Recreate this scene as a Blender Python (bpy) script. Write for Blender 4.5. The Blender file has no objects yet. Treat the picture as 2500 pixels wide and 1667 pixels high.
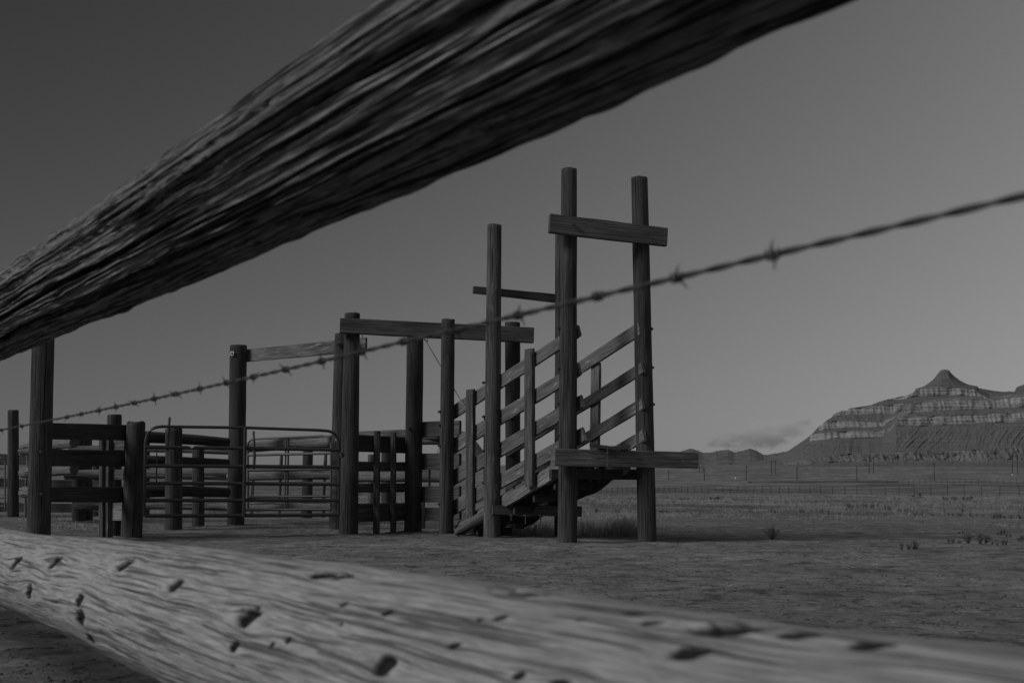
import bpy, math, random
from math import radians, sin, cos, tan, pi, exp, sqrt, atan2
from mathutils import Vector, noise
random.seed(7)
R = random.Random(11)
S = bpy.context.scene
COL = S.collection
# ------------------------------------------------------------------ camera geometry
F = 2800.0; CX = 1250.0; CY = 833.5; H = 0.8
PITCH = math.atan(341.5 / F); SP, CP = sin(PITCH), cos(PITCH)
def ray(x, y):
    u = (x - CX) / F; v = (CY - y) / F
    return Vector((u, CP - v * SP, SP + v * CP))
def PY(x, y, Y):
    d = ray(x, y); t = Y / d.y
    return Vector((d.x * t, Y, H + d.z * t))
def GR(x, y):
    d = ray(x, y); t = -H / d.z
    return Vector((d.x * t, d.y * t, 0))
def PL(x, y, A, B):
    """point where the sight line meets the upright plane through plan points A, B"""
    d = ray(x, y); n = Vector((-(B.y - A.y), B.x - A.x, 0))
    t = (n.x * A.x + n.y * A.y) / (n.x * d.x + n.y * d.y)
    return Vector((d.x * t, d.y * t, H + d.z * t))
# ------------------------------------------------------------------ object helpers
def tag(o, label=None, cat=None, group=None, kind=None):
    if label: o['label'] = label
    if cat: o['category'] = cat
    if group: o['group'] = group
    if kind: o['kind'] = kind
    return o
def thing(name, label, cat, loc=(0, 0, 0), group=None):
    o = bpy.data.objects.new(name, None); COL.objects.link(o); o.location = loc
    o.empty_display_size = .2
    return tag(o, label, cat, group)
class MB:
    def __init__(s): s.v = []; s.f = []; s.g = []; s.d = []; s.sm = []
    def add(s, vs, fs, gs=None, ds=None, smooth=False):
        n = len(s.v); s.v += [tuple(v) for v in vs]
        s.f += [tuple(i + n for i in f) for f in fs]; s.sm += [smooth] * len(fs)
        s.g += [tuple(g) for g in (gs or vs)]; s.d += list(ds) if ds else [1.0] * len(vs)
    def build(s, name, mat, parent=None, origin=None):
        o0 = Vector(parent.location) if parent else Vector(origin or (0, 0, 0))
        me = bpy.data.meshes.new(name)
        me.from_pydata([(a[0] - o0.x, a[1] - o0.y, a[2] - o0.z) for a in s.v], [], s.f)
        me.polygons.foreach_set('use_smooth', s.sm)
        a = me.attributes.new('gr', 'FLOAT_VECTOR', 'POINT'); a.data.foreach_set('vector', [c for g in s.g for c in g])
        a = me.attributes.new('dk', 'FLOAT', 'POINT'); a.data.foreach_set('value', s.d)
        me.materials.append(mat); me.update()
        ob = bpy.data.objects.new(name, me); COL.objects.link(ob)
        if parent: ob.parent = parent
        else: ob.location = o0
        return ob
def frame(ax):
    ax = ax.normalized(); up = Vector((0, 0, 1)) if abs(ax.z) < .85 else Vector((0, 1, 0))
    a = ax.cross(up).normalized(); b = a.cross(ax).normalized()
    return a, b
def tube(mb, pts, r, n=8, cap=True, seed=0, rough=0.0, taper=None):
    """smooth tube through points; r radius (or list)"""
    off = R.uniform(0, 50); vs = []; gs = []; L = 0
    for i, p in enumerate(pts):
        d = (pts[min(i + 1, len(pts) - 1)] - pts[max(i - 1, 0)])
        a, b = frame(d)
        if i: L += (p - pts[i - 1]).length
        rr = r[i] if isinstance(r, (list, tuple)) else r
        for k in range(n):
            t = 2 * pi * k / n
            q = rr * (1 + rough * noise.noise(Vector((L * 2 + off, cos(t) * 1.5, sin(t) * 1.5))))
            vs.append(p + a * (cos(t) * q) + b * (sin(t) * q))
            gs.append((L + off, cos(t) * rr + off, sin(t) * rr))
    fs = [(i * n + k, i * n + (k + 1) % n, (i + 1) * n + (k + 1) % n, (i + 1) * n + k) for i in range(len(pts) - 1) for k in range(n)]
    mb.add(vs, fs, gs, smooth=True)
    if cap:
        for e, rev in ((0, False), (len(pts) - 1, True)):
            c = vs[e * n:(e + 1) * n]; g = gs[e * n:(e + 1) * n]
            mb.add(c, [tuple(range(n))[::-1 if not rev else 1]], g)
def log(mb, p0, p1, r0, r1, n=22, seg=.07, rough=.05, bow=0.0, chamfer=.9, ragged=0.0):
    """round weathered timber with slightly irregular section and checks"""
    ax = p1 - p0; L = ax.length; ax.normalize(); a, b = frame(ax); m = max(6, int(L / seg)); off = R.uniform(0, 99)
    chk = [(R.uniform(0, 2 * pi), R.uniform(.02, .07)) for _ in range(3)]
    vs = []; gs = []
    stations = [0.0] + [(i + .15) / m if i == 0 else i / m for i in range(0, m)] + [1 - .15 / m, 1.0]
    for j, t in enumerate(stations):
        rr = r0 + (r1 - r0) * t
        if j == 0 or j == len(stations) - 1: rr *= chamfer
        c = p0 + ax * (L * t) + b * (bow * sin(pi * t)) + a * (bow * .6 * sin(pi * t * 1.4))
        for k in range(n):
            th = 2 * pi * k / n
            q = 1 + rough * noise.noise(Vector((L * t * .7 + off, cos(th) * 1.2, sin(th) * 1.2))) + rough * .5 * noise.noise(Vector((L * t * 2 + off, cos(th) * 5, sin(th) * 5)))
            for (ct, cd) in chk:
                dd = (th - ct - .35 * noise.noise(Vector((L * t * .5, off, ct))) + pi) % (2 * pi) - pi
                q -= cd * exp(-(dd / .07) ** 2)
            w = c + a * (cos(th) * rr * q) + b * (sin(th) * rr * q)
            if ragged and j >= len(stations) - 2: w = w + ax * (ragged * noise.noise(Vector((off, cos(th) * 3, sin(th) * 3))))
            vs.append(w); gs.append((L * t + off, cos(th) * rr, sin(th) * rr + off * .37))
    ns = len(stations)
    fs = [(i * n + k, i * n + (k + 1) % n, (i + 1) * n + (k + 1) % n, (i + 1) * n + k) for i in range(ns - 1) for k in range(n)]
    mb.add(vs, fs, gs, smooth=True)
    for e in (0, ns - 1):
        c = vs[e * n:(e + 1) * n]; g = [(off + 3.3 + (v[1]) * 12, v[2] * .7, v[1]) for v in gs[e * n:(e + 1) * n]]
        ctr = sum(c, Vector()) / n
        fs = [(k, (k + 1) % n, n) if e else ((k + 1) % n, k, n) for k in range(n)]
        mb.add(c + [ctr], fs, g + [(off + 3.3, 0, 0)])
def plank(mb, p0, p1, h0, h1, t, nrm=None, up=None, seg=.12, rough=.004, bow=0.0, endjit=0.0, ch=.006):
    """sawn board from p0 to p1 (centre line); heights h0,h1; thickness t along nrm"""
    ax = (p1 - p0); L = ax.length; ax.normalize()
    if nrm is None: nrm = ax.cross(Vector((0, 0, 1))).normalized()
    else: nrm = (nrm - ax * nrm.dot(ax)).normalized()
    upv = nrm.cross(ax).normalized()
    if upv.z < 0: upv = -upv
    m = max(4, int(L / seg)); off = R.uniform(0, 99); vs = []; gs = []
    for i in range(m + 1):
        s = i / m; h = (h0 + (h1 - h0) * s) / 2; c = p0 + ax * (L * s) + nrm * (bow * sin(pi * s)) + upv * (.4 * bow * sin(pi * s))
        c2 = min(ch, t * .3) * (3.0 if i in (0, m) and endjit else 1)
        sec = [(-h + c2, -t / 2), (-h, -t / 2 + c2), (-h, t / 2 - c2), (-h + c2, t / 2), (h - c2, t / 2), (h, t / 2 - c2), (h, -t / 2 + c2), (h - c2, -t / 2)]
        for k, (u, w) in enumerate(sec):
            jit = rough * noise.noise(Vector((L * s * 3 + off, u * 9, w * 9 + k)))
            e = 0
            if endjit and i in (0, m): e = endjit * noise.noise(Vector((off + i, u * 14, w * 14))) * (-1 if i == 0 else 1)
            vs.append(c + upv * (u + jit * (1.5 if abs(u) > h * .9 else .3)) + nrm * (w + jit * .5) + ax * e)
            gs.append((L * s + off, u, w + off * .31))
    fs = [(i * 8 + k, i * 8 + (k + 1) % 8, (i + 1) * 8 + (k + 1) % 8, (i + 1) * 8 + k) for i in range(m) for k in range(8)]
    mb.add(vs, fs, gs)
    mb.add(vs[:8], [tuple(range(8))[::-1]], [(off + g[1] * 12, g[1], g[2]) for g in gs[:8]])
    mb.add(vs[-8:], [tuple(range(8))], [(off + g[1] * 12, g[1], g[2]) for g in gs[-8:]])
def bolt(p, nrm, r, parent, mat):
    mb = MB(); nrm = nrm.normalized()
    tube(mb, [p - nrm * .01, p + nrm * .008], r * 1.7, 10); tube(mb, [p, p + nrm * .028], r, 6)
    return mb.build('bolt', mat, parent)
# ------------------------------------------------------------------ materials (the photograph is black and white)
def mat_new(name):
    m = bpy.data.materials.new(name); m.use_nodes = True; nt = m.node_tree; nt.nodes.clear()
    out = nt.nodes.new('ShaderNodeOutputMaterial'); b = nt.nodes.new('ShaderNodeBsdfPrincipled')
    nt.links.new(b.outputs[0], out.inputs[0]); return m, nt, b
def N(nt, t, **k):
    n = nt.nodes.new(t)
    for a, v in k.items(): setattr(n, a, v)
    return n
def grey(v): return (v, v, v, 1)
def ramp(nt, src, stops):
    r = N(nt, 'ShaderNodeValToRGB'); e = r.color_ramp.elements
    while len(e) < len(stops): e.new(.5)
    for el, (p, c) in zip(e, stops): el.position = p; el.color = grey(c)
    nt.links.new(src, r.inputs[0]); return r.outputs[0]
def mul(nt, a, b, fac=1.0, mode='MULTIPLY'):
    m = N(nt, 'ShaderNodeMix', data_type='RGBA', blend_type=mode); m.inputs[0].default_value = fac
    nt.links.new(a, m.inputs[6]); nt.links.new(b, m.inputs[7]); return m.outputs[2]
def noise_n(nt, vec, scale, sc=1.0, detail=5, rough=.6, dist=0.0):
    mp = N(nt, 'ShaderNodeMapping'); mp.inputs[3].default_value = scale; nt.links.new(vec, mp.inputs[0])
    n = N(nt, 'ShaderNodeTexNoise'); n.inputs['Scale'].default_value = sc; n.inputs['Detail'].default_value = detail
    n.inputs['Roughness'].default_value = rough; n.inputs['Distortion'].default_value = dist
    nt.links.new(mp.outputs[0], n.inputs['Vector']); return n.outputs[0]
def wood(name, lo, hi, fine=(2.2, 115, 115), crack=(.9, 85, 85), crk=.25, bump=.5, dist=.01, worn=0.0, blotch=.35, cks=(.36, .42), wsh=(.58, .64), nr=.65):
    m, nt, b = mat_new(name); at = N(nt, 'ShaderNodeAttribute', attribute_name='gr'); g = at.outputs['Vector']
    f = noise_n(nt, g, fine, detail=7, rough=nr)
    col = ramp(nt, f, [(.36, lo), (.50, (lo + hi) / 2), (.64, hi)])
    c = noise_n(nt, g, crack, detail=3, rough=.5, dist=.3)
    ck = ramp(nt, c, [(cks[0], crk), (cks[1], 1.0)]); col = mul(nt, col, ck)
    bl = noise_n(nt, g, (1.3, 5, 5), detail=4, rough=.6)
    bo = ramp(nt, bl, [(.3, 1 - blotch), (.7, 1 + blotch * .6)]); col = mul(nt, col, bo)
    if worn:
        w = noise_n(nt, g, (3.0, 22, 22), detail=6, rough=.7); wf = ramp(nt, w, [(wsh[0], 0), (wsh[1], worn)])
        mx = N(nt, 'ShaderNodeMix', data_type='RGBA'); nt.links.new(wf, mx.inputs[0]); nt.links.new(col, mx.inputs[6]); mx.inputs[7].default_value = grey(.42); col = mx.outputs[2]
    dk = N(nt, 'ShaderNodeAttribute', attribute_name='dk'); col = mul(nt, col, dk.outputs['Color'])
    nt.links.new(col, b.inputs['Base Color']); b.inputs['Roughness'].default_value = .88; b.inputs['Specular IOR Level'].default_value = .25
    hsum = mul(nt, f, ck, mode='MULTIPLY')
    bp = N(nt, 'ShaderNodeBump'); bp.inputs['Strength'].default_value = bump; bp.inputs['Distance'].default_value = dist
    nt.links.new(hsum, bp.inputs['Height']); nt.links.new(bp.outputs[0], b.inputs['Normal'])
    return m
def plain(name, v, rough=.6, metal=0.0, var=.25, sc=40):
    m, nt, b = mat_new(name); tc = N(nt, 'ShaderNodeTexCoord')
    f = noise_n(nt, tc.outputs['Object'], (1, 1, 1), sc, 5); col = ramp(nt, f, [(.3, v * (1 - var)), (.7, v * (1 + var))])
    nt.links.new(col, b.inputs['Base Color']); b.inputs['Roughness'].default_value = rough; b.inputs['Metallic'].default_value = metal
    return m
W_POST = wood('post_wood', .03, .10, crk=.18, bump=.8, dist=.012)
W_POSTL = wood('post_wood_pale', .045, .16, crk=.2, bump=.8, dist=.012, worn=.3)
W_DARK = wood('creosote_wood', .028, .078, crk=.4, bump=.6)
W_BEAM = wood('beam_wood', .06, .15, crk=.35, bump=.6)
W_PLANK = wood('plank_wood', .06, .23, crk=.3, bump=.7, worn=.55)
W_PALE = wood('pale_wood', .12, .30, crk=.35, bump=.7, worn=.4)
W_LOG = wood('log_wood', .08, .26, crk=.2, bump=1.0, dist=.02, crack=(.8, 18, 18))
W_DLOG = wood('dark_log_wood', .022, .075, crk=.3, bump=.8)
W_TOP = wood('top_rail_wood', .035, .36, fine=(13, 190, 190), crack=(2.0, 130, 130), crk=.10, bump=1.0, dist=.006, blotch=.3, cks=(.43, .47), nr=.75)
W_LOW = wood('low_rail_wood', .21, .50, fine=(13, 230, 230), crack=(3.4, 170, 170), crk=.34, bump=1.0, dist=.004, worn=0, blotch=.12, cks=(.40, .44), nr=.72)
M_TUBE = plain('gate_paint', .035, .5, 0, .3)
M_TUBE2 = plain('gate_paint_worn', .10, .55, 0, .4)
M_IRON = plain('rusty_iron', .07, .6, .3, .5, 90)
M_GALV = plain('bright_plate', .5, .5, .2, .3)
M_WIRE = plain('wire_steel', .045, .65, .1, .3, 300)
M_SHRUB = plain('shrub_stems', .10, .9, 0, .4, 3)
M_GRASS = plain('dry_grass_blades', .30, .9, 0, .5, 1.5)
M_TGRASS = plain('tall_grass_blades', .20, .9, 0, .5, 3)
M_TGRASSL = plain('bleached_grass_blades', .34, .9, 0, .4, 3)
M_ROCK = plain('pebble_stone', .085, .9, 0, .95, 14)
# ------------------------------------------------------------------ ground
PROF = [(-60, 0), (0, 0), (38, 0), (60, -.12), (90, -.45), (120, -.72), (160, -.78), (200, -.5), (270, .1), (350, .5), (575, 1.5), (750, 4.4), (900, 7.9), (1500, 20), (2200, 32), (9000, 60)]
def prof(Y):
    if Y <= PROF[0][0]: return PROF[0][1]
    for (a, za), (b, zb) in zip(PROF, PROF[1:]):
        if Y <= b:
            t = (Y - a) / (b - a); return za + (zb - za) * t
    return PROF[-1][1]
BASES = [(94, 1325), (321, 1313), (851, 1304), (1089, 1306), (1253, 1300), (575, 1282), (824, 1292), (1008, 1299), (1200, 1313), (1385, 1327), (1371, 1310), (1580, 1325), (424, 1294), (484, 1285), (32, 1263)]
BXY = [(GR(a, b).x, GR(a, b).y) for a, b in BASES]
def gz(x, y):
    m_ = 0
    if 11 < y < 28 and -12 < x < 4:
        for bx, by in BXY:
            q = (x - bx) ** 2 + (y - by) ** 2
            if q < .6: m_ += .02 * exp(-q / .06) * (1 + noise.noise(Vector((x * 4, y * 4, 4))))
    return m_ + gz0(x, y)
def gz0(x, y):
    r = sqrt(x * x + y * y); z = prof(y if y > 0 else 0)
    z += .014 * noise.noise(Vector((x * .7, y * .7, 3))) + .017 * noise.noise(Vector((x * 2.4, y * 2.4, 1))) + .011 * noise.noise(Vector((x * 6, y * 6, 7)))
    if r > 30:
        k = min(1, (r - 30) / 60); z += k * (.10 * noise.noise(Vector((x * .05, y * .09, 5))) + .05 * noise.noise(Vector((x * .2, y * .3, 2))))
    if r > 280:
        k = min(1, (r - 280) / 500); z += k * (1.6 * noise.noise(Vector((x * .008, y * .012, 9))) + .8 * noise.noise(Vector((x * .03, y * .03, 9))))
    return z
def ground_mat():
    m, nt, b = mat_new('desert_soil'); tc = N(nt, 'ShaderNodeTexCoord'); g = tc.outputs['Object']
    a = noise_n(nt, g, (1, 1, 1), 16, 10, .72); col = ramp(nt, a, [(.34, .17), (.5, .25), (.66, .32)])
    bigv = noise_n(nt, g, (.35, .5, 1), .9, 4, .6); col = mul(nt, col, ramp(nt, bigv, [(.3, .78), (.7, 1.15)]))
    cr = noise_n(nt, g, (6.0, 5.0, 1), 1.0, 9, .8, .6); col = mul(nt, col, ramp(nt, cr, [(.41, .5), (.46, 1.0), (.55, 1.0), (.62, 1.3)]))
    c2_ = noise_n(nt, g, (2.0, 2.3, 1), 1.0, 6, .7, .5); col = mul(nt, col, ramp(nt, c2_, [(.37, .5), (.46, .92), (.55, 1.05), (.63, 1.35)]))
    hg = noise_n(nt, g, (.12, .10, 1), 1.0, 10, .8)
    # vegetated plain beyond the trampled yard: mottled with scrub
    sep = N(nt, 'ShaderNodeSeparateXYZ'); nt.links.new(g, sep.inputs[0])
    mr = N(nt, 'ShaderNodeMapRange'); mr.inputs[1].default_value = 20; mr.inputs[2].default_value = 32; nt.links.new(sep.outputs[1], mr.inputs[0])
    veg = ramp(nt, hg, [(.38, .10), (.46, .17), (.52, .25), (.60, .34)])
    wv = N(nt, 'ShaderNodeMath', operation='MULTIPLY_ADD'); nt.links.new(bigv, wv.inputs[0]); wv.inputs[1].default_value = 60; nt.links.new(sep.outputs[1], wv.inputs[2])
    mr2 = N(nt, 'ShaderNodeMapRange'); mr2.inputs[1].default_value = 130; mr2.inputs[2].default_value = 175; mr2.inputs[3].default_value = 1.0; mr2.inputs[4].default_value = .78; nt.links.new(wv.outputs[0], mr2.inputs[0])
    veg = mul(nt, veg, mr2.outputs[0])
    lg = noise_n(nt, g, (.012, .006, 1), 1.0, 9, .75); veg = mul(nt, veg, ramp(nt, lg, [(.38, .6), (.48, .95), (.60, 1.3)]))
    sd1 = N(nt, 'ShaderNodeMath', operation='MULTIPLY_ADD'); nt.links.new(bigv, sd1.inputs[0]); sd1.inputs[1].default_value = 3; nt.links.new(sep.outputs[1], sd1.inputs[2])
    mr3 = N(nt, 'ShaderNodeMapRange'); mr3.inputs[1].default_value = 16.8; mr3.inputs[2].default_value = 18.0; mr3.inputs[3].default_value = 1.0; mr3.inputs[4].default_value = .78; nt.links.new(sd1.outputs[0], mr3.inputs[0])
    col = mul(nt, col, mr3.outputs[0])
    mx = N(nt, 'ShaderNodeMix', data_type='RGBA'); nt.links.new(mr.outputs[0], mx.inputs[0]); nt.links.new(col, mx.inputs[6])
    nt.links.new(mul(nt, veg, ramp(nt, a, [(.25, .7), (.75, 1.3)])), mx.inputs[7])
    sp = N(nt, 'ShaderNodeTexVoronoi'); sp.inputs['Scale'].default_value = 13; nt.links.new(g, sp.inputs['Vector'])
    spk = ramp(nt, sp.outputs['Distance'], [(.10, .4), (.17, 1.0)]); col = mul(nt, mx.outputs[2], spk)
    nt.links.new(col, b.inputs['Base Color']); b.inputs['Roughness'].default_value = .95; b.inputs['Specular IOR Level'].default_value = .1
    bp = N(nt, 'ShaderNodeBump'); bp.inputs['Strength'].default_value = 1.0; bp.inputs['Distance'].default_value = .08
    nt.links.new(mul(nt, a, cr), bp.inputs['Height']); nt.links.new(bp.outputs[0], b.inputs['Normal']); return m
def build_ground():
    ys = [-60, -30, -15, -8, -4, -2, 0]; y = 1.0
    while y < 9000: ys.append(y); y *= 1.0075 if 6 < y < 60 else (1.02 if y < 400 else 1.045)
    n = 230; xs = [math.sinh(6.2 * (i / n - .5) * 2) / math.sinh(6.2) * 6500 for i in range(n + 1)]
    # denser middle
    xs = sorted(set([round(v, 3) for v in xs if abs(v) > 12] + [round(-12 + 24 * i / 260, 3) for i in range(261)]))
    nx = len(xs); vs = [(x, y, gz(x, y)) for y in ys for x in xs]
    fs = [(j * nx + i, j * nx + i + 1, (j + 1) * nx + i + 1, (j + 1) * nx + i) for j in range(len(ys) - 1) for i in range(nx - 1)]
    mb = MB(); mb.add(vs, fs, smooth=True); o = mb.build('ground', ground_mat()); tag(o, kind='structure')
build_ground()
# ------------------------------------------------------------------ posts and frames
def post(bx, by, tx, ty, wb, wt, parent, mat=W_POST, ragged=0.012, rough=.04, seg=.06):
    b = GR(bx, by); t = PY(tx, ty, b.y); d = (t - b).normalized(); k = b.y / F / 2
    mb = MB(); log(mb, b - d * .35, t, wb * k, wt * k, n=36, seg=seg, rough=rough, ragged=ragged)
    return mb.build('post', mat, parent), b, t
def pboard(name, x0, t0, b0, x1, t1, b1, Y0, Y1, th, parent, mat, back=0.0, **k):
    """board whose camera-side face is seen between (x0,t0..b0) and (x1,t1..b1) at depths Y0, Y1"""
    p0 = PY(x0, (t0 + b0) / 2, Y0); p1 = PY(x1, (t1 + b1) / 2, Y1)
    ax = (p1 - p0).normalized(); cs = sqrt(ax.x ** 2 + ax.y ** 2)
    h0 = (PY(x0, t0, Y0) - PY(x0, b0, Y0)).length * cs; h1 = (PY(x1, t1, Y1) - PY(x1, b1, Y1)).length * cs
    n = ax.cross(Vector((0, 0, 1))).normalized()
    if n.y < 0: n = -n
    mb = MB(); plank(mb, p0 + n * (th / 2), p1 + n * (th / 2), h0, h1, th, nrm=n, **k)
    return mb.build(name, mat, parent)
def plog(name, x0, y0, Y0, x1, y1, Y1, r0, r1, parent, mat, bow=.01, rough=.09):
    mb = MB(); log(mb, PY(x0, y0, Y0), PY(x1, y1, Y1), r0, r1, rough=rough, bow=bow, ragged=.01)
    return mb.build(name, mat, parent)
def Yb(y): return GR(CX, y).y
# --- near left board fence
ca = thing('board_fence', 'dark three-board fence between a tall stout post and a short ragged-topped post', 'fence', GR(94, 1325))
_, pB, tB = post(94, 1325, 107, 765, 55, 51, ca)
_, pC, tC = post(321, 1313, 332, 1031, 50, 44, ca, W_POST, ragged=.05)
for (a, b_, c, d) in ((1031, 1072, 1037, 1075), (1096, 1138, 1100, 1138), (1188, 1225, 1188, 1226)):
    pboard('board', 100, a, b_, 318, c, d, pB.y + .1, pC.y + .10, .05, ca, W_DARK)
bolt(PY(100, 1103, pB.y - .14), Vector((0, -1, 0)), .012, ca, M_IRON); bolt(PY(101, 1206, pB.y - .14), Vector((0, -1, 0)), .012, ca, M_IRON)
for hy in (1054, 1112, 1148):
    mb = MB(); q = PY(76, hy, pB.y - .12); plank(mb, q, q + Vector((.09, -.02, 0)), .03, .03, .012, rough=.001); mb.build('hinge', M_IRON, ca)
# --- stub fence behind it
cb = thing('board_gate', 'pale stub boards held between two slim stakes and a square-topped dark post', 'gate', GR(279, 1306))
post(279, 1307, 279.5, 1012, 34, 34, cb, W_DARK, ragged=.002)
for x0, x1 in ((254, 251), (267, 268)):
    b = GR(x0, 1311); t = PY(x1, 1073, b.y); mb = MB(); plank(mb, b - Vector((0, 0, .3)), t, .075, .07, .09, nrm=Vector((.5, .86, 0))); mb.build('stake', W_POSTL, cb)
for (x0, x1, a, b_) in ((245, 303, 1074, 1099), (247, 301, 1146, 1171), (241, 297, 1227, 1270)):
    pboard('board', x0, a, b_, x1, a, b_, 16.95, 16.7, .07, cb, W_PALE if a > 1200 else W_POSTL)
# --- front tubular gate
YL, YR = 16.35, 17.15
def YG(x): return YL + (YR - YL) * (x - 355) / (827 - 355)
def gpt(x, y): return PY(x, y, YG(x))
tg = thing('tube_gate', 'dark six-bar tubular farm gate with an oval white badge, nearest and widest gate', 'gate', gpt(590, 1262))
fr = [(352, 1259), (353.5, 1160), (355, 1082), (357.5, 1068), (363, 1056), (371, 1047), (382, 1042.5), (395, 1041), (600, 1043.8), (780, 1050), (803, 1052), (815, 1057), (823, 1067), (827, 1080), (828, 1170), (826, 1257)]
mb = MB(); tube(mb, [gpt(*p) for p in fr], .022, 12); mb.build('frame', M_TUBE, tg)
for (a, b_, c) in ((1091, 1094, 1098), (1137, 1138, 1140), (1179, 1180, 1182), (1221, 1221, 1221), (1259, 1258, 1256)):
    mb = MB(); tube(mb, [gpt(354, a), gpt(598, b_), gpt(827, c)], .028, 10); mb.build('rail', M_TUBE, tg)
mb = MB(); tube(mb, [gpt(600, 1043) + Vector((0, -.03, 0)), gpt(596.5, 1261) + Vector((0, -.03, 0))], .026, 10); mb.build('brace', M_TUBE, tg)
mb = MB(); q = gpt(467.5, 1090) + Vector((0, -.032, 0)); n = 24
ring = [q + Vector((.047 * cos(2 * pi * i / n), 0, .021 * sin(2 * pi * i / n))) for i in range(n)]; rb = [v + Vector((0, .01, 0)) for v in ring]
mb.add(ring + rb, [tuple(range(n))] + [(i, i + n, (i + 1) % n + n, (i + 1) % n) for i in range(n)]); bd = mb.build('badge', M_GALV, tg)
mb = MB()
for i in range(7):
    c = q + Vector((-.03 + i * .01, -.003, .002 * sin(i * 2.1))); w, h_ = .0036, .005 + .002 * (i % 3)
    mb.add([c + Vector((-w, 0, -h_)), c + Vector((w, 0, -h_)), c + Vector((w * .8, 0, h_)), c + Vector((-w, 0, h_ * .7))], [(0, 1, 2, 3)])
mb.build('lettering', M_TUBE, bd)
mb = MB(); tube(mb, [gpt(828, 1110), gpt(836, 1110) + Vector((0, -.06, 0)), gpt(841, 1111) + Vector((0, -.04, 0))], .018, 8); tube(mb, [gpt(835, 1104) + Vector((0, -.05, 0)), gpt(835, 1117) + Vector((0, -.05, 0))], .03, 8); mb.build('latch', M_TUBE, tg)
mb = MB(); q = gpt(817, 1072) + Vector((0, .2, 0)); tube(mb, [q, q + Vector((0, -.03, 0))], .02, 10); mb.build('reflector', M_GALV, tg)
# --- gateway with the long overhead beam
cg = thing('gateway_frame', 'timber gateway of three round posts under one long overhead beam', 'gateway', GR(851, 1304))
_, pE, tE = post(851, 1304, 860, 765, 47, 38, cg)
_, pL1, tL1 = post(1089, 1306, 1094, 780, 36, 33, cg, W_POST)
_, pL2, tL2 = post(1253, 1300, 1251, 787, 36, 38, cg, W_DARK)
pboard('crossbeam', 830, 776, 812, 1304, 799, 836, pE.y - .26, pL2.y - .30, .13, cg, W_BEAM)
for (x, y) in ((1240, 818), (1080, 800), (1248, 827)): bolt(PY(x, y, 17.15), Vector((0, -1, 0)), .01, cg, M_IRON)
mb = MB(); tube(mb, [PY(884, 815, 17.25), PY(885.5, 822, 17.3), PY(884, 826, 17.3), PY(886, 819, 17.3)], .004, 6); mb.build('wire_tie', M_IRON, cg)
# --- second frame farther left
cn = thing('gate_frame', 'tall round dark post and leaning brown post joined by a rising crossboard behind the gate', 'gateway', GR(575, 1282))
_, pN, tN = post(575, 1282, 582.5, 843, 42, 41, cn, W_DARK, ragged=.004)
_, pEb, tEb = post(824, 1292, 836, 815, 42, 38, cn, W_POST)
pboard('crossboard', 588, 854, 884, 891, 823, 857, pN.y + .13, pEb.y + .1, .06, cn, W_PLANK, endjit=.01)
mb = MB(); q = PY(567, 863, pN.y - .165); plank(mb, q + Vector((-.035, .015, 0)), q + Vector((.035, -.015, 0)), .08, .08, .012, rough=.004); mb.build('washer_plate', M_GALV, cn); bolt(q, Vector((-.3, -1, 0)), .014, cn, M_IRON)
mb = MB(); q = PY(826, 838, pEb.y - .165); plank(mb, q + Vector((-.04, 0, 0)), q + Vector((.04, 0, 0)), .10, .08, .012, rough=.004); mb.build('washer_plate', W_POSTL, cn); bolt(q, Vector((0, -1, 0)), .014, cn, M_IRON)
# --- board fence with two uprights between the overhead posts
ch_ = thing('board_fence', 'four-board fence panel with two slim upright stakes, between the overhead gate posts', 'fence', GR(1008, 1298))
_, pD, tD = post(1008, 1299, 1013.5, 818, 43, 41, ch_)
for (a, b_, c, d) in ((1060, 1102, 1068, 1107), (1126, 1150, 1128, 1150), (1180, 1202, 1179, 1201), (1229, 1274, 1227, 1270)):
    pboard('board', 866, a, b_, 1002, c, d, pE.y + .17, pD.y + .1, .05, ch_, W_DARK if a < 1100 else W_POSTL, endjit=.01)
for (xb, xt, yb_, yt, w) in ((919, 921, 1296, 1052, 15), (960, 961, 1295, 1055, 13)):
    yf = pE.y + .17 + (xb - 866) / 136 * (pD.y - pE.y - .07) - .07; b = PY(xb, yb_, yf); t = PY(xt, yt, yf); mb = MB(); ww = w / F * b.y; plank(mb, b - Vector((0, 0, .25)), t, ww, ww * .95, .06, nrm=Vector((.35, .93, 0))); mb.build('stake', W_POSTL, ch_)
for (x, y) in ((999, 1046),): bolt(PY(x, y, pD.y - .15), Vector((-.8, -1, 0)), .013, ch_, M_IRON)
# --- board fence tying the low end of the chute
cc = thing('board_fence', 'short four-board fence section passing behind the post at the foot of the chute', 'fence', GR(1060, 1297))
for (a, b_, c, d) in ((1030, 1068, 1026, 1063), (1107, 1147, 1106, 1146), (1187, 1226, 1186, 1225), (1239, 1271, 1238, 1269)):
    pboard('board', 1015, a, b_, 1121, c, d, pD.y + .12, pL1.y + .42, .05, cc, W_BEAM, endjit=.008)
mb = MB(); tube(mb, [PY(1049, 1140, 18.4), PY(1048.5, 1190, 18.4)], .018, 8); mb.build('rod', M_IRON, cc)
mb = MB(); b = PY(1036, 1235, 18.1); plank(mb, PY(1034, 1290, 17.95), PY(1034, 1225, 17.95), .05, .05, .05, nrm=Vector((0, 1, 0))); mb.build('stake', W_DARK, cc)
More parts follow.
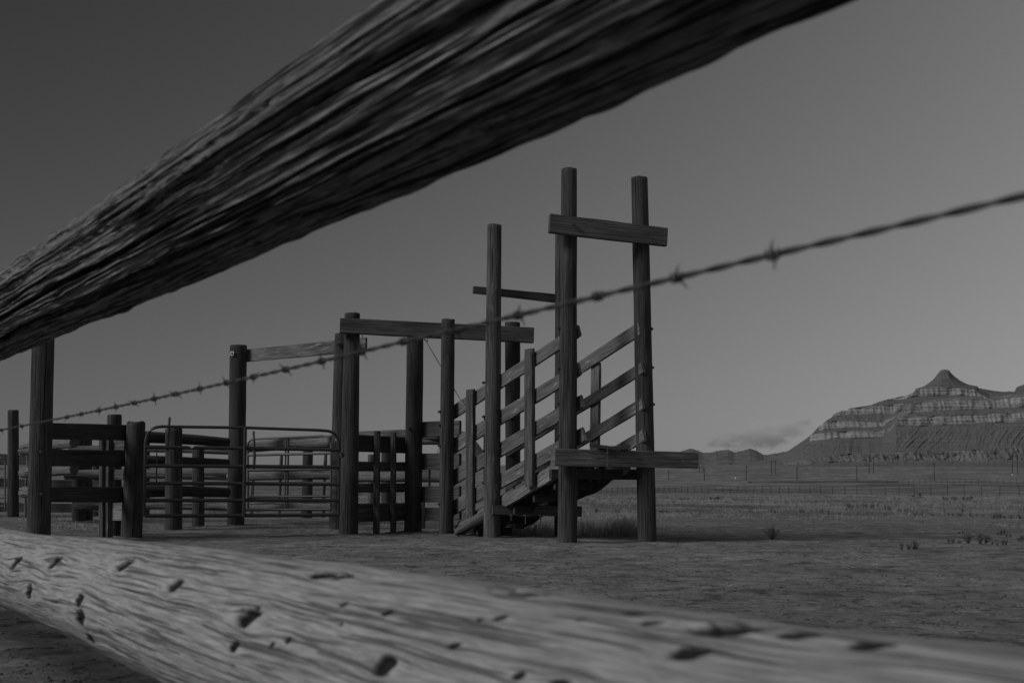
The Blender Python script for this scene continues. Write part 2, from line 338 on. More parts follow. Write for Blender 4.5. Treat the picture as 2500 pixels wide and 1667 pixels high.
# --- the guy cable
mb = MB(); A = PY(1036, 826, pD.y - .15); B = PY(1125, 977, 17.25)
tube(mb, [A, B], .0065, 6); o = mb.build('cable', M_IRON, None, A); tag(o, 'thin iron guy cable slanting down from the overhead beam to the chute', 'cable')
mb = MB(); tube(mb, [A + Vector((-.03, 0, .05)), A + Vector((.05, 0, .02)), A + Vector((.06, 0, -.05)), A + Vector((0, 0, -.02))], .011, 6); e = mb.build('hook', M_IRON, o); e.location = (0, 0, 0)
for v in e.data.vertices: v.co = v.co  # keeps parent space
# ------------------------------------------------------------------ loading chute
lc = thing('loading_chute', 'tall timber cattle loading chute with sloping plank sides, round posts and ramp', 'loading chute', GR(1385, 1326))
_, pM1, tM1 = post(1200.5, 1313, 1207, 549, 41, 36, lc, W_POSTL)
_, pF1, tF1 = post(1385, 1327, 1389.5, 413, 48, 39, lc, W_POST)
_, pM2, tM2 = post(1371, 1310.5, 1372, 572, 36, 33, lc, W_POST)
_, pF2, tF2 = post(1580, 1325, 1561, 434, 46, 41, lc, W_POST)
wd = (pF1 - pL1); wd.z = 0; wd.normalize(); wn = Vector((-wd.y, wd.x, 0))
if wn.x < 0: wn = -wn                      # across the chute, left wall to right wall
lA = pL1 + wn * .13; lB = pF1 + wn * .13   # left wall plank face
rA = Vector((pL2.x, pL2.y, 0)) - wn * .13; rB = Vector((pF2.x, pF2.y, 0)) - wn * .13
rd = (rB - rA).normalized(); rn = Vector((-rd.y, rd.x, 0))
if rn.x < 0: rn = -rn
def wallplank(name, x0, t0, b0, x1, t1, b1, A, B, nn, th, mat, **k):
    p0 = PL(x0, (t0 + b0) / 2, A, B); p1 = PL(x1, (t1 + b1) / 2, A, B); ax = (p1 - p0).normalized(); cs = sqrt(ax.x ** 2 + ax.y ** 2)
    h0 = (PL(x0, t0, A, B) - PL(x0, b0, A, B)).length * cs; h1 = (PL(x1, t1, A, B) - PL(x1, b1, A, B)).length * cs
    mb = MB(); plank(mb, p0 + nn * th / 2, p1 + nn * th / 2, h0, h1, th, nrm=nn, **k); return mb.build(name, mat, lc)
EJ = dict(endjit=.02, bow=.012)
wallplank('side_plank', 1090, 999, 1033, 1411, 790, 823, lA, lB, wn, .045, W_PLANK, **EJ)
wallplank('side_plank', 1090, 1080, 1117, 1412, 884, 918, lA, lB, wn, .045, W_PLANK, **EJ)
wallplank('side_plank', 1090, 1156, 1194, 1419, 961, 995, lA, lB, wn, .045, W_PLANK, **EJ)
wallplank('side_plank', 1090, 1230, 1266, 1424, 1040, 1078, lA, lB, wn, .045, W_PLANK, **EJ)
# right wall, on the inner side of its posts
def rw(x1, t1, b1, slope, x0=1236):
    dx = x1 - x0; return (x0, t1 + slope * dx, b1 + slope * dx * .965, x1, t1, b1)
wallplank('side_plank', *rw(1560, 784, 819, .665), rA, rB, rn, .045, W_PLANK, **EJ)
wallplank('side_plank', *rw(1567, 882, 912, .64), rA, rB, rn, .045, W_BEAM, **EJ)
wallplank('side_plank', *rw(1568, 969, 999, .62), rA, rB, rn, .045, W_PLANK, **EJ)
wallplank('side_plank', *rw(1571, 1046, 1077, .60), rA, rB, rn, .045, W_PLANK, **EJ)
def vplank(name, x0, y0, x1, y1, w0, w1, A, B, nn, off, th, mat):
    p0 = PL(x0, y0, A, B) + nn * off; p1 = PL(x1, y1, A, B) + nn * off; k = p0.y / F / max(.5, abs(nn.y))
    along = Vector((nn.y, -nn.x, 0)); mb = MB()
    plank(mb, p0, p1, w0 * k * .72, w1 * k * .72, th, nrm=nn, endjit=.008); return mb.build(name, mat, lc)
# battens nailed outside the left wall and one outside the right wall
def batten(x0, y0, x1, y1, wface, A, B, nn, off, th, mat, name='batten'):
    p0 = PL(x0, y0, A, B) + nn * off; p1 = PL(x1, y1, A, B) + nn * off
    mb = MB(); plank(mb, p0, p1, wface, wface, th, nrm=nn, endjit=.006); return mb.build(name, mat, lc)
lA2 = lA; lB2 = lB
batten(1298.5, 1187, 1298, 852, .185, lA, lB, wn, -.035, .06, W_POSTL)
batten(1153, 1265, 1154, 951, .19, lA, lB, wn, -.035, .06, W_POSTL)
batten(1441, 1120, 1445, 885, .2, rA, rB, rn, .075, .05, W_PLANK)
batten(1177, 1215, 1177, 1020, .10, rA, rB, rn, .075, .05, W_DARK)
# ramp: stringers and floor boards
rl0 = PL(1117, 1296, lA + wn * .06, lB + wn * .06); rl1 = PL(1395, 1128, lA + wn * .06, lB + wn * .06)
mb = MB(); plank(mb, rl0, rl1, .17, .16, .09, nrm=wn, rough=.022, endjit=.05, bow=.01); mb.build('stringer', W_PALE, lc)
wid = (Vector((pF2.x, pF2.y, 0)) - pF1).dot(wn) - .30
wallplank('stringer', 1258, 1250, 1293, 1525, 1110, 1152, rA + rn * -.03, rB + rn * -.03, rn, .08, W_DARK, rough=.06, endjit=.05)
for q, m_ in ((.5, W_DARK),):
    o_ = wn * (wid * q) + Vector((0, 0, -.02)); mb = MB(); plank(mb, rl0 + o_, rl1 + o_, .24, .22, .08, nrm=wn, rough=.05, endjit=.03); mb.build('stringer', m_, lc)
sl = (rl1 - rl0); SL = sl.length; sd = sl.normalized(); nb = int(SL / .2)
for i in range(nb):
    c = rl0 + sd * (.1 + i * (SL - .15) / nb) + Vector((0, 0, .105)); ww = .17 + R.uniform(-.02, .015)
    a0 = c + wn * (-.03 + R.uniform(-.02, .02)); a1 = c + wn * (wid + R.uniform(-.03, .04))
    mb = MB(); upn = Vector((0, 0, 1)) - sd * sd.z
    plank(mb, a0, a1, ww, ww, .04, nrm=upn.normalized(), rough=.006); mb.build('deck_board', W_BEAM, lc)
# cleats hanging under the ramp
for i in range(5):
    c = rl0 + sd * (.5 + i * .5) + Vector((0, 0, -.16)); mb = MB(); plank(mb, c + wn * .04, c + wn * (wid - .02), .10, .10, .05, rough=.01); mb.build('joist', W_DARK, lc)
# round butt of the stringer resting on the soil
plog('foot_log', 1113, 1300, 17.1, 1205, 1246, 16.8, .045, .085, lc, W_LOG, rough=.45)
# cross beams
fn = Vector((pF2.x - pF1.x, pF2.y - pF1.y, 0)).normalized()
Yf1, Yf2 = pF1.y, pF2.y
def fb(name, x0, t0, b0, x1, t1, b1, off, th, mat, y1=None, y2=None, xa=1385., xb=1580., **k):
    ya, yb2 = (Yf1, Yf2) if y1 is None else (y1, y2)
    g = lambda x: ya + (yb2 - ya) * (x - xa) / (xb - xa) + off
    return pboard(name, x0, t0, b0, x1, t1, b1, g(x0), g(x1), th, lc, mat, **k)
fb('crossbeam', 1343, 521, 567, 1630, 556, 600, -.22, .09, W_BEAM, y1=Yf1, y2=Yf1 + .25)
fb('crossbeam', 1355, 1094, 1137, 1706, 1104, 1143, -.29, .15, W_PLANK, y1=Yf1, y2=Yf1 + .35, endjit=.012)
fb('crossbeam', 1347, 1145, 1169, 1572, 1146, 1171, .16, .10, W_DARK, y1=Yf1, y2=Yf1 + .35)
fb('crossboard', 1203, 1233, 1256, 1421, 1236, 1261, -.16, .05, W_BEAM, y1=pM1.y, y2=pM2.y, xa=1201., xb=1371.)
fb('crossboard', 1210, 1231, 1244, 1421, 1235, 1247, .14, .05, W_BEAM, y1=pM1.y, y2=pM2.y, xa=1201., xb=1371.)
fb('crossboard', 1156, 698, 716, 1372, 719, 740, .12, .05, W_BEAM, y1=pM1.y, y2=pM2.y, xa=1201., xb=1371.)
# splintered curling board lying on the front beam
mb = MB(); pts = [(1441, 1082), (1452, 1087), (1466, 1091), (1490, 1093.5), (1515, 1093.5), (1532, 1092), (1537, 1089)]
for (a, b_) in zip(pts, pts[1:]):
    p, q = PY(*a, Yf1 - .12), PY(*b_, Yf1 - .12); plank(mb, p, q, .05, .05, .16, nrm=Vector((0, 1, 0)), up=None, rough=.02)
mb.build('splintered_board', W_DARK, lc)
mb = MB(); tube(mb, [PY(1483, 1092, Yf1 - .31), PY(1484, 1106, Yf1 - .31), PY(1482.5, 1139, Yf1 - .31)], .005, 6); mb.build('wire_tie', W_POSTL, lc)
for (x, y, yy) in ((1483, 1107, Yf1 - .30), (1580, 571, Yf1 - .02), (1401, 548, Yf1 - .23)): bolt(PY(x, y, yy), Vector((0, -1, 0)), .014, lc, M_IRON)
# bolt ends where the planks are fixed
for y in (934, 1017, 1100, 1178): bolt(PY(1181, y, pM1.y - .03), Vector((-1, -.6, 0)), .013, lc, M_IRON)
for y in (801, 899, 984, 1062): bolt(PY(1365, y, pF1.y - .03), Vector((-1, -.5, 0)), .013, lc, M_IRON)
for (x, y) in ((1590, 803), (1592, 897), (1594, 987)): bolt(PY(x, y, pF2.y), Vector((1, -.2, 0)), .016, lc, M_IRON)
for y in (1005, 1038, 1088, 1230): bolt(PY(1073, y, pL1.y - .05), Vector((-1, -.6, 0)), .013, lc, M_IRON)
for (x, yb_) in ((1248.5, 1270), (1283.5, 1279), (1320, 1288)):
    mb = MB(); tube(mb, [PY(x, 1256, 16.35), PY(x - .5, yb_, 16.35)], .009, 6); tube(mb, [PY(x, 1256, 16.35), PY(x, 1259, 16.35)], .028, 8); mb.build('hanging_bolt', M_IRON, lc)
# ------------------------------------------------------------------ log corral behind the gate
cj = thing('log_fence', 'dark log fence of three round rails fixed behind two posts, seen through the front gate', 'fence', GR(424, 1294))
_, pJ, _ = post(424, 1294, 424.5, 1046, 41, 40, cj, W_POST, ragged=.004)
_, pK, _ = post(484, 1285, 484, 1094, 30, 28, cj, W_POST)
for (a, c, r0, r1) in ((1066, 1080, .10, .085), (1126, 1131.5, .10, .08), (1199, 1202, .105, .085)):
    plog('rail', 342, a, pJ.y + .1, 558, c, pJ.y + 1.15, r0, r1, cj, W_DLOG)
# pale log fence, left run and right run
cp = thing('log_fence', 'weathered pale log fence with rails as long trunks, running behind the whole front gate', 'fence', GR(205, 1268))
post(205, 1269, 205, 1062, 40, 38, cp, W_DARK)
for (x0, a, x1, c, r) in ((170, 1097, 575, 1101, .075), (160, 1159, 575, 1161, .10), (183, 1236, 575, 1238, .085)):
    plog('rail', x0, a, 23.6, x1, c, 23.2, r * .95, r, cp, W_LOG, bow=.03)
post(352, 1262, 352, 1075, 26, 26, cp, W_DARK)
cp2 = thing('log_fence', 'pale cracked log fence rising to the right behind the small inner gate', 'fence', GR(748, 1262))
for (x0, a, x1, c, r0, r1, m_) in ((552, 1098, 812, 1078, .085, .13, W_LOG), (560, 1164, 860, 1156, .095, .11, W_LOG), (560, 1238, 860, 1234, .09, .10, W_LOG)):
    plog('rail', x0, a, 22.6, x1, c, 21.2, r0, r1, cp2, m_, bow=.02)
post(748, 1264, 752, 1100, 28, 24, cp2, W_DARK)
for (xb, xt) in ((614, 620), (682, 686), (791, 794)):
    b = GR(xb, 1263); t = PY(xt, 1108, b.y); mb = MB(); log(mb, b - Vector((0, 0, .2)), t, .036, .036, n=12, rough=.35, bow=.02); mb.build('stake', W_POSTL, cp2)
plog('rail', 880, 1066, 20.6, 1076, 1062, 19.6, .10, .10, cp2, W_LOG); plog('rail', 1000, 1076.5, 19.9, 1110, 1076, 19.6, .075, .075, cp2, W_LOG)
plog('rail', 862, 1165, 21, 1100, 1164, 20, .095, .10, cp2, W_LOG); post(944, 1272, 944, 1070, 26, 26, cp2, W_DARK)
plog('rail', 862, 1236, 20.9, 1006, 1237, 20.3, .05, .05, cp2, W_DLOG)
post(905, 1262, 905, 1109, 14, 14, cp2, W_PLANK)
mb = MB(); pp = [(951, 1062), (955, 1057), (962, 1054), (970, 1053), (978, 1053), (985, 1055), (989, 1060)]
tube(mb, [PY(x, y, 20.2) for x, y in pp], .03, 8, rough=.4); mb.build('coil', W_DLOG, cp2)
# three stacked log butts left of the tall post
cq = thing('log_fence', 'three thick log rails with their sawn butts showing, left of the tall near post', 'fence', GR(120, 1262))
for (y, y2, r) in ((1098, 1080, .115), (1154, 1146, .115), (1201, 1203, .115)):
    plog('rail', 58, y, 23.4, 180, y2, 21.6, r, r * .85, cq, W_LOG, rough=.15)
post(192, 1270, 192, 1064, 30, 30, cq, W_DARK)
# dark board fence at the back left
cr = thing('board_fence', 'dark three-board fence far at the left edge, behind the log butts', 'fence', GR(0, 1258))
for (a, b_) in ((1105, 1134), (1168, 1188), (1226, 1249)):
    pboard('board', -60, a, b_, 243, a + 12 if a < 1110 else a + 4, b_ + 2, 27.2, 26.2, .05, cr, W_DARK)
for x in (-50, 90, 236): post(x, 1260, x, 1103, 18, 18, cr, W_DARK)
o, pA, _ = post(32, 1263, 32, 1001, 27, 25, None, W_POST, ragged=.003); o.name = 'round_post'
def reorigin(o, p):
    for v in o.data.vertices: v.co -= p
    o.location = p
reorigin(o, pA); tag(o, 'plain round post standing alone, leftmost upright in view', 'post')
mb = MB(); pts = [(67, 1096), (66, 1120), (67.5, 1140), (65, 1165), (64.5, 1190), (62, 1220), (61.5, 1264)]; q = GR(61.5, 1264)
tube(mb, [PY(x, y, q.y) for x, y in pts], [.02, .025, .03, .025, .03, .026, .03], 10, rough=.5); o = mb.build('branch_stake', W_LOG, None, q); tag(o, 'crooked pale branch stake leaning beside the tall near post', 'stake')
# inner small tubular gate
def YG2(x): return 20.1 - .9 * (x - 606) / 200
g2 = lambda x, y: PY(x, y, YG2(x))
tg2 = thing('tube_gate', 'smaller inner tubular gate with arched pale top bar, seen through the front gate', 'gate', g2(706, 1246))
fr = [(606, 1245), (605.5, 1160), (605, 1085), (608, 1078), (614, 1073.5), (621, 1072), (698, 1067.5), (790, 1063.5), (799, 1066), (805, 1073), (808, 1085), (808, 1160), (806, 1244)]
mb = MB(); tube(mb, [g2(*p) for p in fr], .019, 10); mb.build('frame', M_TUBE2, tg2)
for (a, c) in ((1111, 1106), (1148, 1145), (1180, 1178), (1213, 1211), (1244, 1243)):
    mb = MB(); tube(mb, [g2(606, a), g2(808, c)], .023, 8); mb.build('rail', M_TUBE2 if a < 1120 else M_TUBE, tg2)
for x in (697.5, 704):
    mb = MB(); tube(mb, [g2(x, 1067) + Vector((0, .02, 0)), g2(x - 3, 1244) + Vector((0, .02, 0))], .016, 8); mb.build('brace', M_TUBE2 if x < 700 else M_TUBE, tg2)
def YG3(x): return 25.6
g3 = lambda x, y: PY(x, y, 25.5)
tg3 = thing('tube_gate', 'worn pale tubular gate cut off by the left edge of view', 'gate', g3(-40, 1248))
fr = [(-110, 1248), (-110, 1130), (-104, 1120), (-96, 1117), (4, 1117), (10, 1120), (12.5, 1127), (12.5, 1240)]
mb = MB(); tube(mb, [g3(*p) for p in fr], .019, 10); mb.build('frame', M_TUBE2, tg3)
for y in (1143, 1167, 1191, 1215, 1235):
    mb = MB(); tube(mb, [g3(-110, y), g3(12.5, y)], .018, 8); mb.build('rail', M_TUBE2, tg3)
# upright iron rods with thick tops
for (x0, y0, x1, y1, Y, lab) in ((414, 1018, 408, 1100, 16.5, 'short iron rod sticking up above the front gate at its left part'), (619, 1052, 621.5, 1118, 19.6, 'iron rod rising beside the curved corner of the inner gate'), (383, 1092, 382, 1176, 17.6, 'thin dark rod hanging inside the front gate at its left end')):
    a, b_ = PY(x0, y0, Y), PY(x1, y1, Y); mb = MB(); m1 = a.lerp(b_, .3)
    k = .45 if x0 == 383 else 1
    tube(mb, [a, a.lerp(b_, .04), m1, m1.lerp(b_, .05), b_], [.014 * k, .021 * k, .018 * k, .023 * k, .026 * k], 8); o = mb.build('iron_rod', M_IRON, None, b_); tag(o, lab, 'rod')
# ------------------------------------------------------------------ near fence: two rails, wire
C0 = 3.885e-4; FD = Vector((-.5714, .8207, 0))     # direction in which the fence recedes
AA, BB = C0 * 1950 , C0 * F
def fX(Y): return (1 - AA * Y) / BB               # plan line of the near fence
def fimg(Y): return 1 / (C0 * Y) - 700 if Y > .05 else 99999
FN = Vector((AA, 0, 0)); perp = Vector((BB, AA, 0)).normalized()   # from camera to fence
FD = Vector((-perp.y, perp.x, 0))
s_of = lambda P: P.dot(FD); D0 = 1 / sqrt(AA * AA + BB * BB)
def rail(name, axis_h, rad, cracks, knots, mat, parent, ns, nphi, s0, s1, fine, crack_seed, sag=0, edge=.006, label=None):
    """heavy log; phi=0 faces the camera, + is up. cracks: (phi deg, s from, s to, half width m, depth m); knots: (s, phi, r, depth)"""
    vs = []; gs = []; ds = []; seed = crack_seed
    th0 = atan2(axis_h, D0)
    rr = random.Random(seed)
    SS = [s0]
    while SS[-1] < s1:
        yy = (perp * D0 + FD * SS[-1]).y; SS.append(SS[-1] + (.04 if yy < .70 or yy > 4.3 else .0021 * yy))
    ns = len(SS) - 1
    for i, s in enumerate(SS):
        c = perp * D0 + FD * s; rad_s = rad(s); zc = H + axis_h + .012 * noise.noise(Vector((s * .6, seed, 0)))
        for k in range(nphi):
            # finer sampling on the camera side
            u = k / nphi * 2 - 1; phi = pi * (u - .26 * sin(pi * u)); arc = phi * rad_s
            if abs(phi) > 2.3:
                tc = Vector((-perp.x * cos(th0), -perp.y * cos(th0), -sin(th0))); upc = Vector((-perp.x * sin(th0), -perp.y * sin(th0), cos(th0)))
                vs.append(c + Vector((0, 0, zc)) + (tc * cos(phi) + upc * sin(phi)) * rad_s); gs.append((s, arc, seed + .05)); ds.append(1.0); continue
            # knot warping of the grain
            warp = 0; kd = 0; dkv = 1.0
            for (ks, kp, kr, kdep) in knots:
                dsn = (s - ks); da = (phi - kp) * rad_s
                if abs(dsn) < kr * 12 and abs(da) < kr * 5:
                    e = exp(-((dsn / (kr * 4)) ** 2 + (da / (kr * 1.6)) ** 2)); warp += math.tanh(da / (kr * .7)) * e * kr * .65
                    e2 = exp(-(((dsn + da * .8) / (kr * 1.3)) ** 2 + (da / (kr * .75)) ** 2 + .8 * noise.noise(Vector((dsn * 45, da * 110, kr * 99))) + .7 * noise.noise(Vector((dsn * 18, da * 60, kr * 55)))) ** 2)
                    kd -= kdep * .5 * e2; kd += kdep * .10 * exp(-(((dsn + kr * 1.5) / (kr * 3)) ** 2 + ((da - kr * .6) / (kr * 1.4)) ** 2)); dkv *= 1 - (.95 if kdep > 0 else .35) * min(1, 1.8 * e2)
            a2 = arc - warp
            g = Vector((s, a2, seed))
            d = .0055 * noise.noise(Vector((s * .8, a2 * 7, seed))) + .5 * edge * noise.noise(Vector((s * 4 + 3, a2 * 12, seed + 2)))
            if edge > .004:
                d += .0022 * (.5 - abs(noise.noise(Vector((s * .45, a2 * 26, seed + 5)))) * 2.2) + .0026 * (.5 - abs(noise.noise(Vector((s * .8, a2 * 70, seed + 6)))) * 2.2) + .0016 * noise.noise(Vector((s * 2.2, a2 * 170, seed + 8)))
                if abs(phi) > 1.15 and abs(phi) < 1.9: d += .006 * max(0, noise.noise(Vector((s * 9, a2 * 60, seed + 40)))) + .004 * noise.noise(Vector((s * 5, a2 * 20, seed + 44)))
            else:
                d += .0012 * noise.noise(Vector((s * 2.5, a2 * 34, seed + 5))) + .0022 * noise.noise(Vector((s * 7, a2 * 6, seed + 7)))
            fnz = noise.noise(Vector((s * 3.0, a2 * 95, seed + 9))); d += fine * fnz
            d += fine * .6 * noise.noise(Vector((s * 9.0, a2 * 210, seed + 4)))
            # thin checks following the grain
            cz = noise.noise(Vector((s * .9, a2 * 42, seed + 20))); d -= fine * 2.2 * max(0, 1 - abs(cz) * 9) * max(0, .3 + noise.noise(Vector((s * 1.7, a2 * 8, 3))))
            for (cp_, ca_, cb_, cw, cd_) in cracks:
                if ca_ - .2 < s < cb_ + .2:
                    off = (phi - cp_) * rad_s - .010 * noise.noise(Vector((s * 1.6, cp_ * 3, seed))) - .003 * noise.noise(Vector((s * 7, cp_ * 3, seed))) - warp
                    fade = max(0, min(1, (s - ca_) / .25, (cb_ - s) / .25)); w = cw * (.35 + .65 * fade) * (1 + .5 * noise.noise(Vector((s * 3, cp_, 8))))
                    d -= cd_ * fade * exp(-(off / w) ** 6) - .003 * fade * exp(-((abs(off) - 2 * w) / w) ** 2)
            d += kd; r_ = rad_s + d
            cph = phi - th0   # world: direction toward the camera from the axis is (-perp cos, up -sin th0)
            # local radial direction: toward camera at phi=0
            tc = Vector((-perp.x * cos(th0), -perp.y * cos(th0), -sin(th0))); upc = Vector((-perp.x * sin(th0), -perp.y * sin(th0), cos(th0)))
            vs.append(c + Vector((0, 0, zc)) + (tc * cos(phi) + upc * sin(phi)) * r_)
            gs.append((s, a2, seed + r_ * .5)); ds.append(dkv)
    fs = [(i * nphi + k, i * nphi + (k + 1) % nphi, (i + 1) * nphi + (k + 1) % nphi, (i + 1) * nphi + k) for i in range(ns) for k in range(nphi)]
    mb = MB(); mb.add(vs, fs, gs, ds, smooth=True)
    mb.f.append(tuple(range(nphi))); mb.sm.append(False); mb.f.append(tuple(range(ns * nphi, ns * nphi + nphi))[::-1]); mb.sm.append(False)
    o = mb.build(name, mat, parent)
    if label: o['label'] = label
    return o
def s_img(x):
    Y = 1 / (C0 * (x + 700)); return Vector((fX(Y), Y, 0)).dot(FD)
def cyl(px, py, axis_h, rad):
    """where the sight line through a pixel meets a rail: (s, phi)"""
    d = ray(px, py); th0 = atan2(axis_h, D0); dl = d.dot(perp); s1 = d.dot(FD)
    # 2d problem in (lateral, height)
    ux, uz = dl, d.z; L = sqrt(ux * ux + uz * uz); ux /= L; uz /= L
    b = ux * D0 + uz * axis_h; c = D0 ** 2 + axis_h ** 2; sguess = 0
    rad_ = rad(s_img(px)); disc = b * b - (c - rad_ ** 2)
    if disc < 0: disc = 0
    t = b - sqrt(disc); X, Z = ux * t - D0, uz * t - axis_h
    s = s1 / L * t
    al = (-X * cos(th0) - Z * sin(th0)); be = (-X * sin(th0) + Z * cos(th0))
    return s, atan2(be, al)
nf = thing('rail_fence', 'weathered log rail fence framing the view, its two rails close to the viewer', 'fence', (fX(7.6), 7.6, 0))
lo_rad = lambda s: .137 + (.108 - .137) * max(0, min(1, (s - 1.3) / 2.2)) + .006 * noise.noise(Vector((s * 1.5, 4, 4)))
up_rad = lambda s: .1225 - .018 * max(0, min(1, (1.1 - s) / 1.0)) + .005 * noise.noise(Vector((s * 1.7, 8, 4)))
UPH, LOH = .528, -.253
sR, sL = s_img(3000), s_img(-90); sR = -1.5; sL = s_img(-330)
kn = [(306, 1386, .016, .02), (136, 1382, .018, .02), (41, 1379, .02, .02), (80, 1450, .018, .02), (204, 1471, .015, .015), (207, 1516, .018, .02), (432, 1433, .014, .018), (605, 1508, .017, .024), (578, 1577, .008, .01), (941, 1616, .012, .02), (1301, 1438, .016, .018), (1236, 1425, .012, .015), (792, 1402, .014, .012), (838, 1403, .01, .012), (1560, 1481, .007, .012), (1596, 1504, .006, .012), (1772, 1523, .018, .02), (1683, 1574, .010, .01), (1950, 1536, .009, .006), (2129, 1560, .009, .006), (230, 1560, .012, .012), (1360, 1660, .008, .006)]
knots = []
for (x, y, r_, d_) in kn:
    s_, p_ = cyl(x, y, LOH, lo_rad); knots.append((s_, p_, r_, d_))
rk = random.Random(77)
for _ in range(20):
    s_, p_ = cyl(rk.uniform(0, 1500), rk.uniform(1330, 1640), LOH, lo_rad); knots.append((s_, p_, rk.uniform(.002, .0055), .005))
def crk_px(x0, y0, x1, y1, w, d):
    a, pa = cyl(x0, y0, LOH, lo_rad); b, pb = cyl(x1, y1, LOH, lo_rad); return ((pa + pb) / 2, min(a, b), max(a, b), w, d)
lcr = [crk_px(230, 1441, 590, 1490, .004, .008), crk_px(630, 1494, 740, 1520, .004, .009), crk_px(960, 1530, 1230, 1583, .004, .008), crk_px(1100, 1525, 1400, 1563, .002, .004), crk_px(1980, 1600, 2500, 1640, .003, .005), crk_px(1500, 1560, 1680, 1600, .003, .006), crk_px(100, 1466, 200, 1474, .004, .01), crk_px(240, 1568, 350, 1600, .005, .008), crk_px(420, 1524, 530, 1530, .004, .005)]
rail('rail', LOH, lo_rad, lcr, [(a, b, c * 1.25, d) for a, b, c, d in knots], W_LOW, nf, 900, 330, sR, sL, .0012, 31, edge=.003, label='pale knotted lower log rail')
D = radians
ucr = [(D(24), s_img(2600), s_img(400), .0085, .055), (D(1.5), s_img(620), s_img(-300), .005, .04), (D(-27), s_img(700), s_img(-300), .011, .045), (D(-17), s_img(1700), s_img(480), .0032, .02), (D(-34), s_img(1760), s_img(900), .006, .024), (D(42), s_img(1500), s_img(300), .0025, .014), (D(55), s_img(1200), s_img(-100), .002, .012), (D(10), s_img(1400), s_img(700), .002, .010), (D(-45), s_img(1200), s_img(200), .003, .012), (D(34), s_img(500), s_img(-200), .003, .012), (D(15), s_img(420), s_img(-200), .003, .012), (D(-8), s_img(1100), s_img(100), .002, .010), (D(3), s_img(2200), s_img(1000), .002, .010), (D(-58), s_img(2400), s_img(1100), .004, .01)]
rc = random.Random(5)
for _ in range(26):
    xa = rc.uniform(-300, 1700); ucr.append((D(rc.uniform(-62, 72)), s_img(xa + rc.uniform(250, 900)), s_img(xa), rc.uniform(.0009, .0022), rc.uniform(.008, .02)))
uk = [(130, 705, .014, -.012), (630, 590, .010, -.008), (30, 690, .012, -.01), (1190, 310, .008, -.004)]
uknots = []
for (x, y, r_, d_) in uk:
    s_, p_ = cyl(x, y, UPH, up_rad); uknots.append((s_, p_, r_, d_))
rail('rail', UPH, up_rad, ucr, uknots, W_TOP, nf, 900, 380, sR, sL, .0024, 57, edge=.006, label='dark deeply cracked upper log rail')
for Y in (7.6, -1.05):
    q = Vector((fX(Y), Y, 0)) + perp * .21; mb = MB(); log(mb, q - Vector((0, 0, .3)), q + Vector((0, 0, 1.75)), .10, .09, n=24); mb.build('post', W_POST, nf)
# barbed wire
WM = [(0, .176), (553, .1915), (983, .2026), (1462, .210), (1897, .215), (2500, .219), (9000, .225)]
def wm(x):
    x = max(0, x)
    for (a, m1), (b, m2) in zip(WM, WM[1:]):
        if x <= b: return m1 + (m2 - m1) * (x - a) / (b - a)
    return .225
def wire_pt(s):
    P = perp * D0 + FD * s; Y = P.y; x = fimg(Y) if Y > .1 else 9000
    return Vector((P.x, P.y, H + .919 * wm(min(x, 9000))))
bw = thing('barbed_wire', 'single twisted strand of barbed wire crossing the whole view at a slant', 'barbed wire', wire_pt(s_img(1250)))
ss = []; s = -1.0
while s < s_img(-320): ss.append(s); s += .006
for ph in (0, pi):
    mb = MB(); pts = [wire_pt(s) + (perp * cos(s * 2 * pi / .085 + ph) + Vector((0, 0, 1)) * sin(s * 2 * pi / .085 + ph)) * .0015 for s in ss]
    tube(mb, pts, .0018, 6); mb.build('strand', M_WIRE, bw)
barbs = [6, 55, 165, 199, 241, 283, 327, 375, 427, 486, 551, 616, 695, 783, 880, 983, 1113, 1265, 1462, 1657, 1897]
for i, x in enumerate(barbs):
    s = s_img(x); c = wire_pt(s); mb = MB(); T = FD; U = Vector((0, 0, 1)); V = perp; rb_ = random.Random(i * 7 + 1)
    coil = [c + T * (-.006 + .012 * j / 20) + (U * cos(j / 20 * 4 * pi) + V * sin(j / 20 * 4 * pi)) * .0045 for j in range(21)]
    tube(mb, coil, .0012, 6)
    a0 = rb_.uniform(-1.25, 1.25); a1 = a0 + rb_.uniform(-.7, .7)
    if x in (1897,): a0 = a1 = .05
    if x in (2203, 1462): a0 = 1.3; a1 = 1.1
    for sg, aa in ((1, a0), (-1, a1)):
        dirv = (U * cos(aa) + V * sin(aa) - T * rb_.uniform(-.3, .6) * sg * (1 if x != 1897 else .5)).normalized()
        tube(mb, [c + T * .003 * sg, c + dirv * sg * .008 + T * .003 * sg, c + dirv * sg * .0145 + T * .003 * sg], [.0011, .0011, .0004], 6)
    mb.build('barb', M_WIRE, bw)
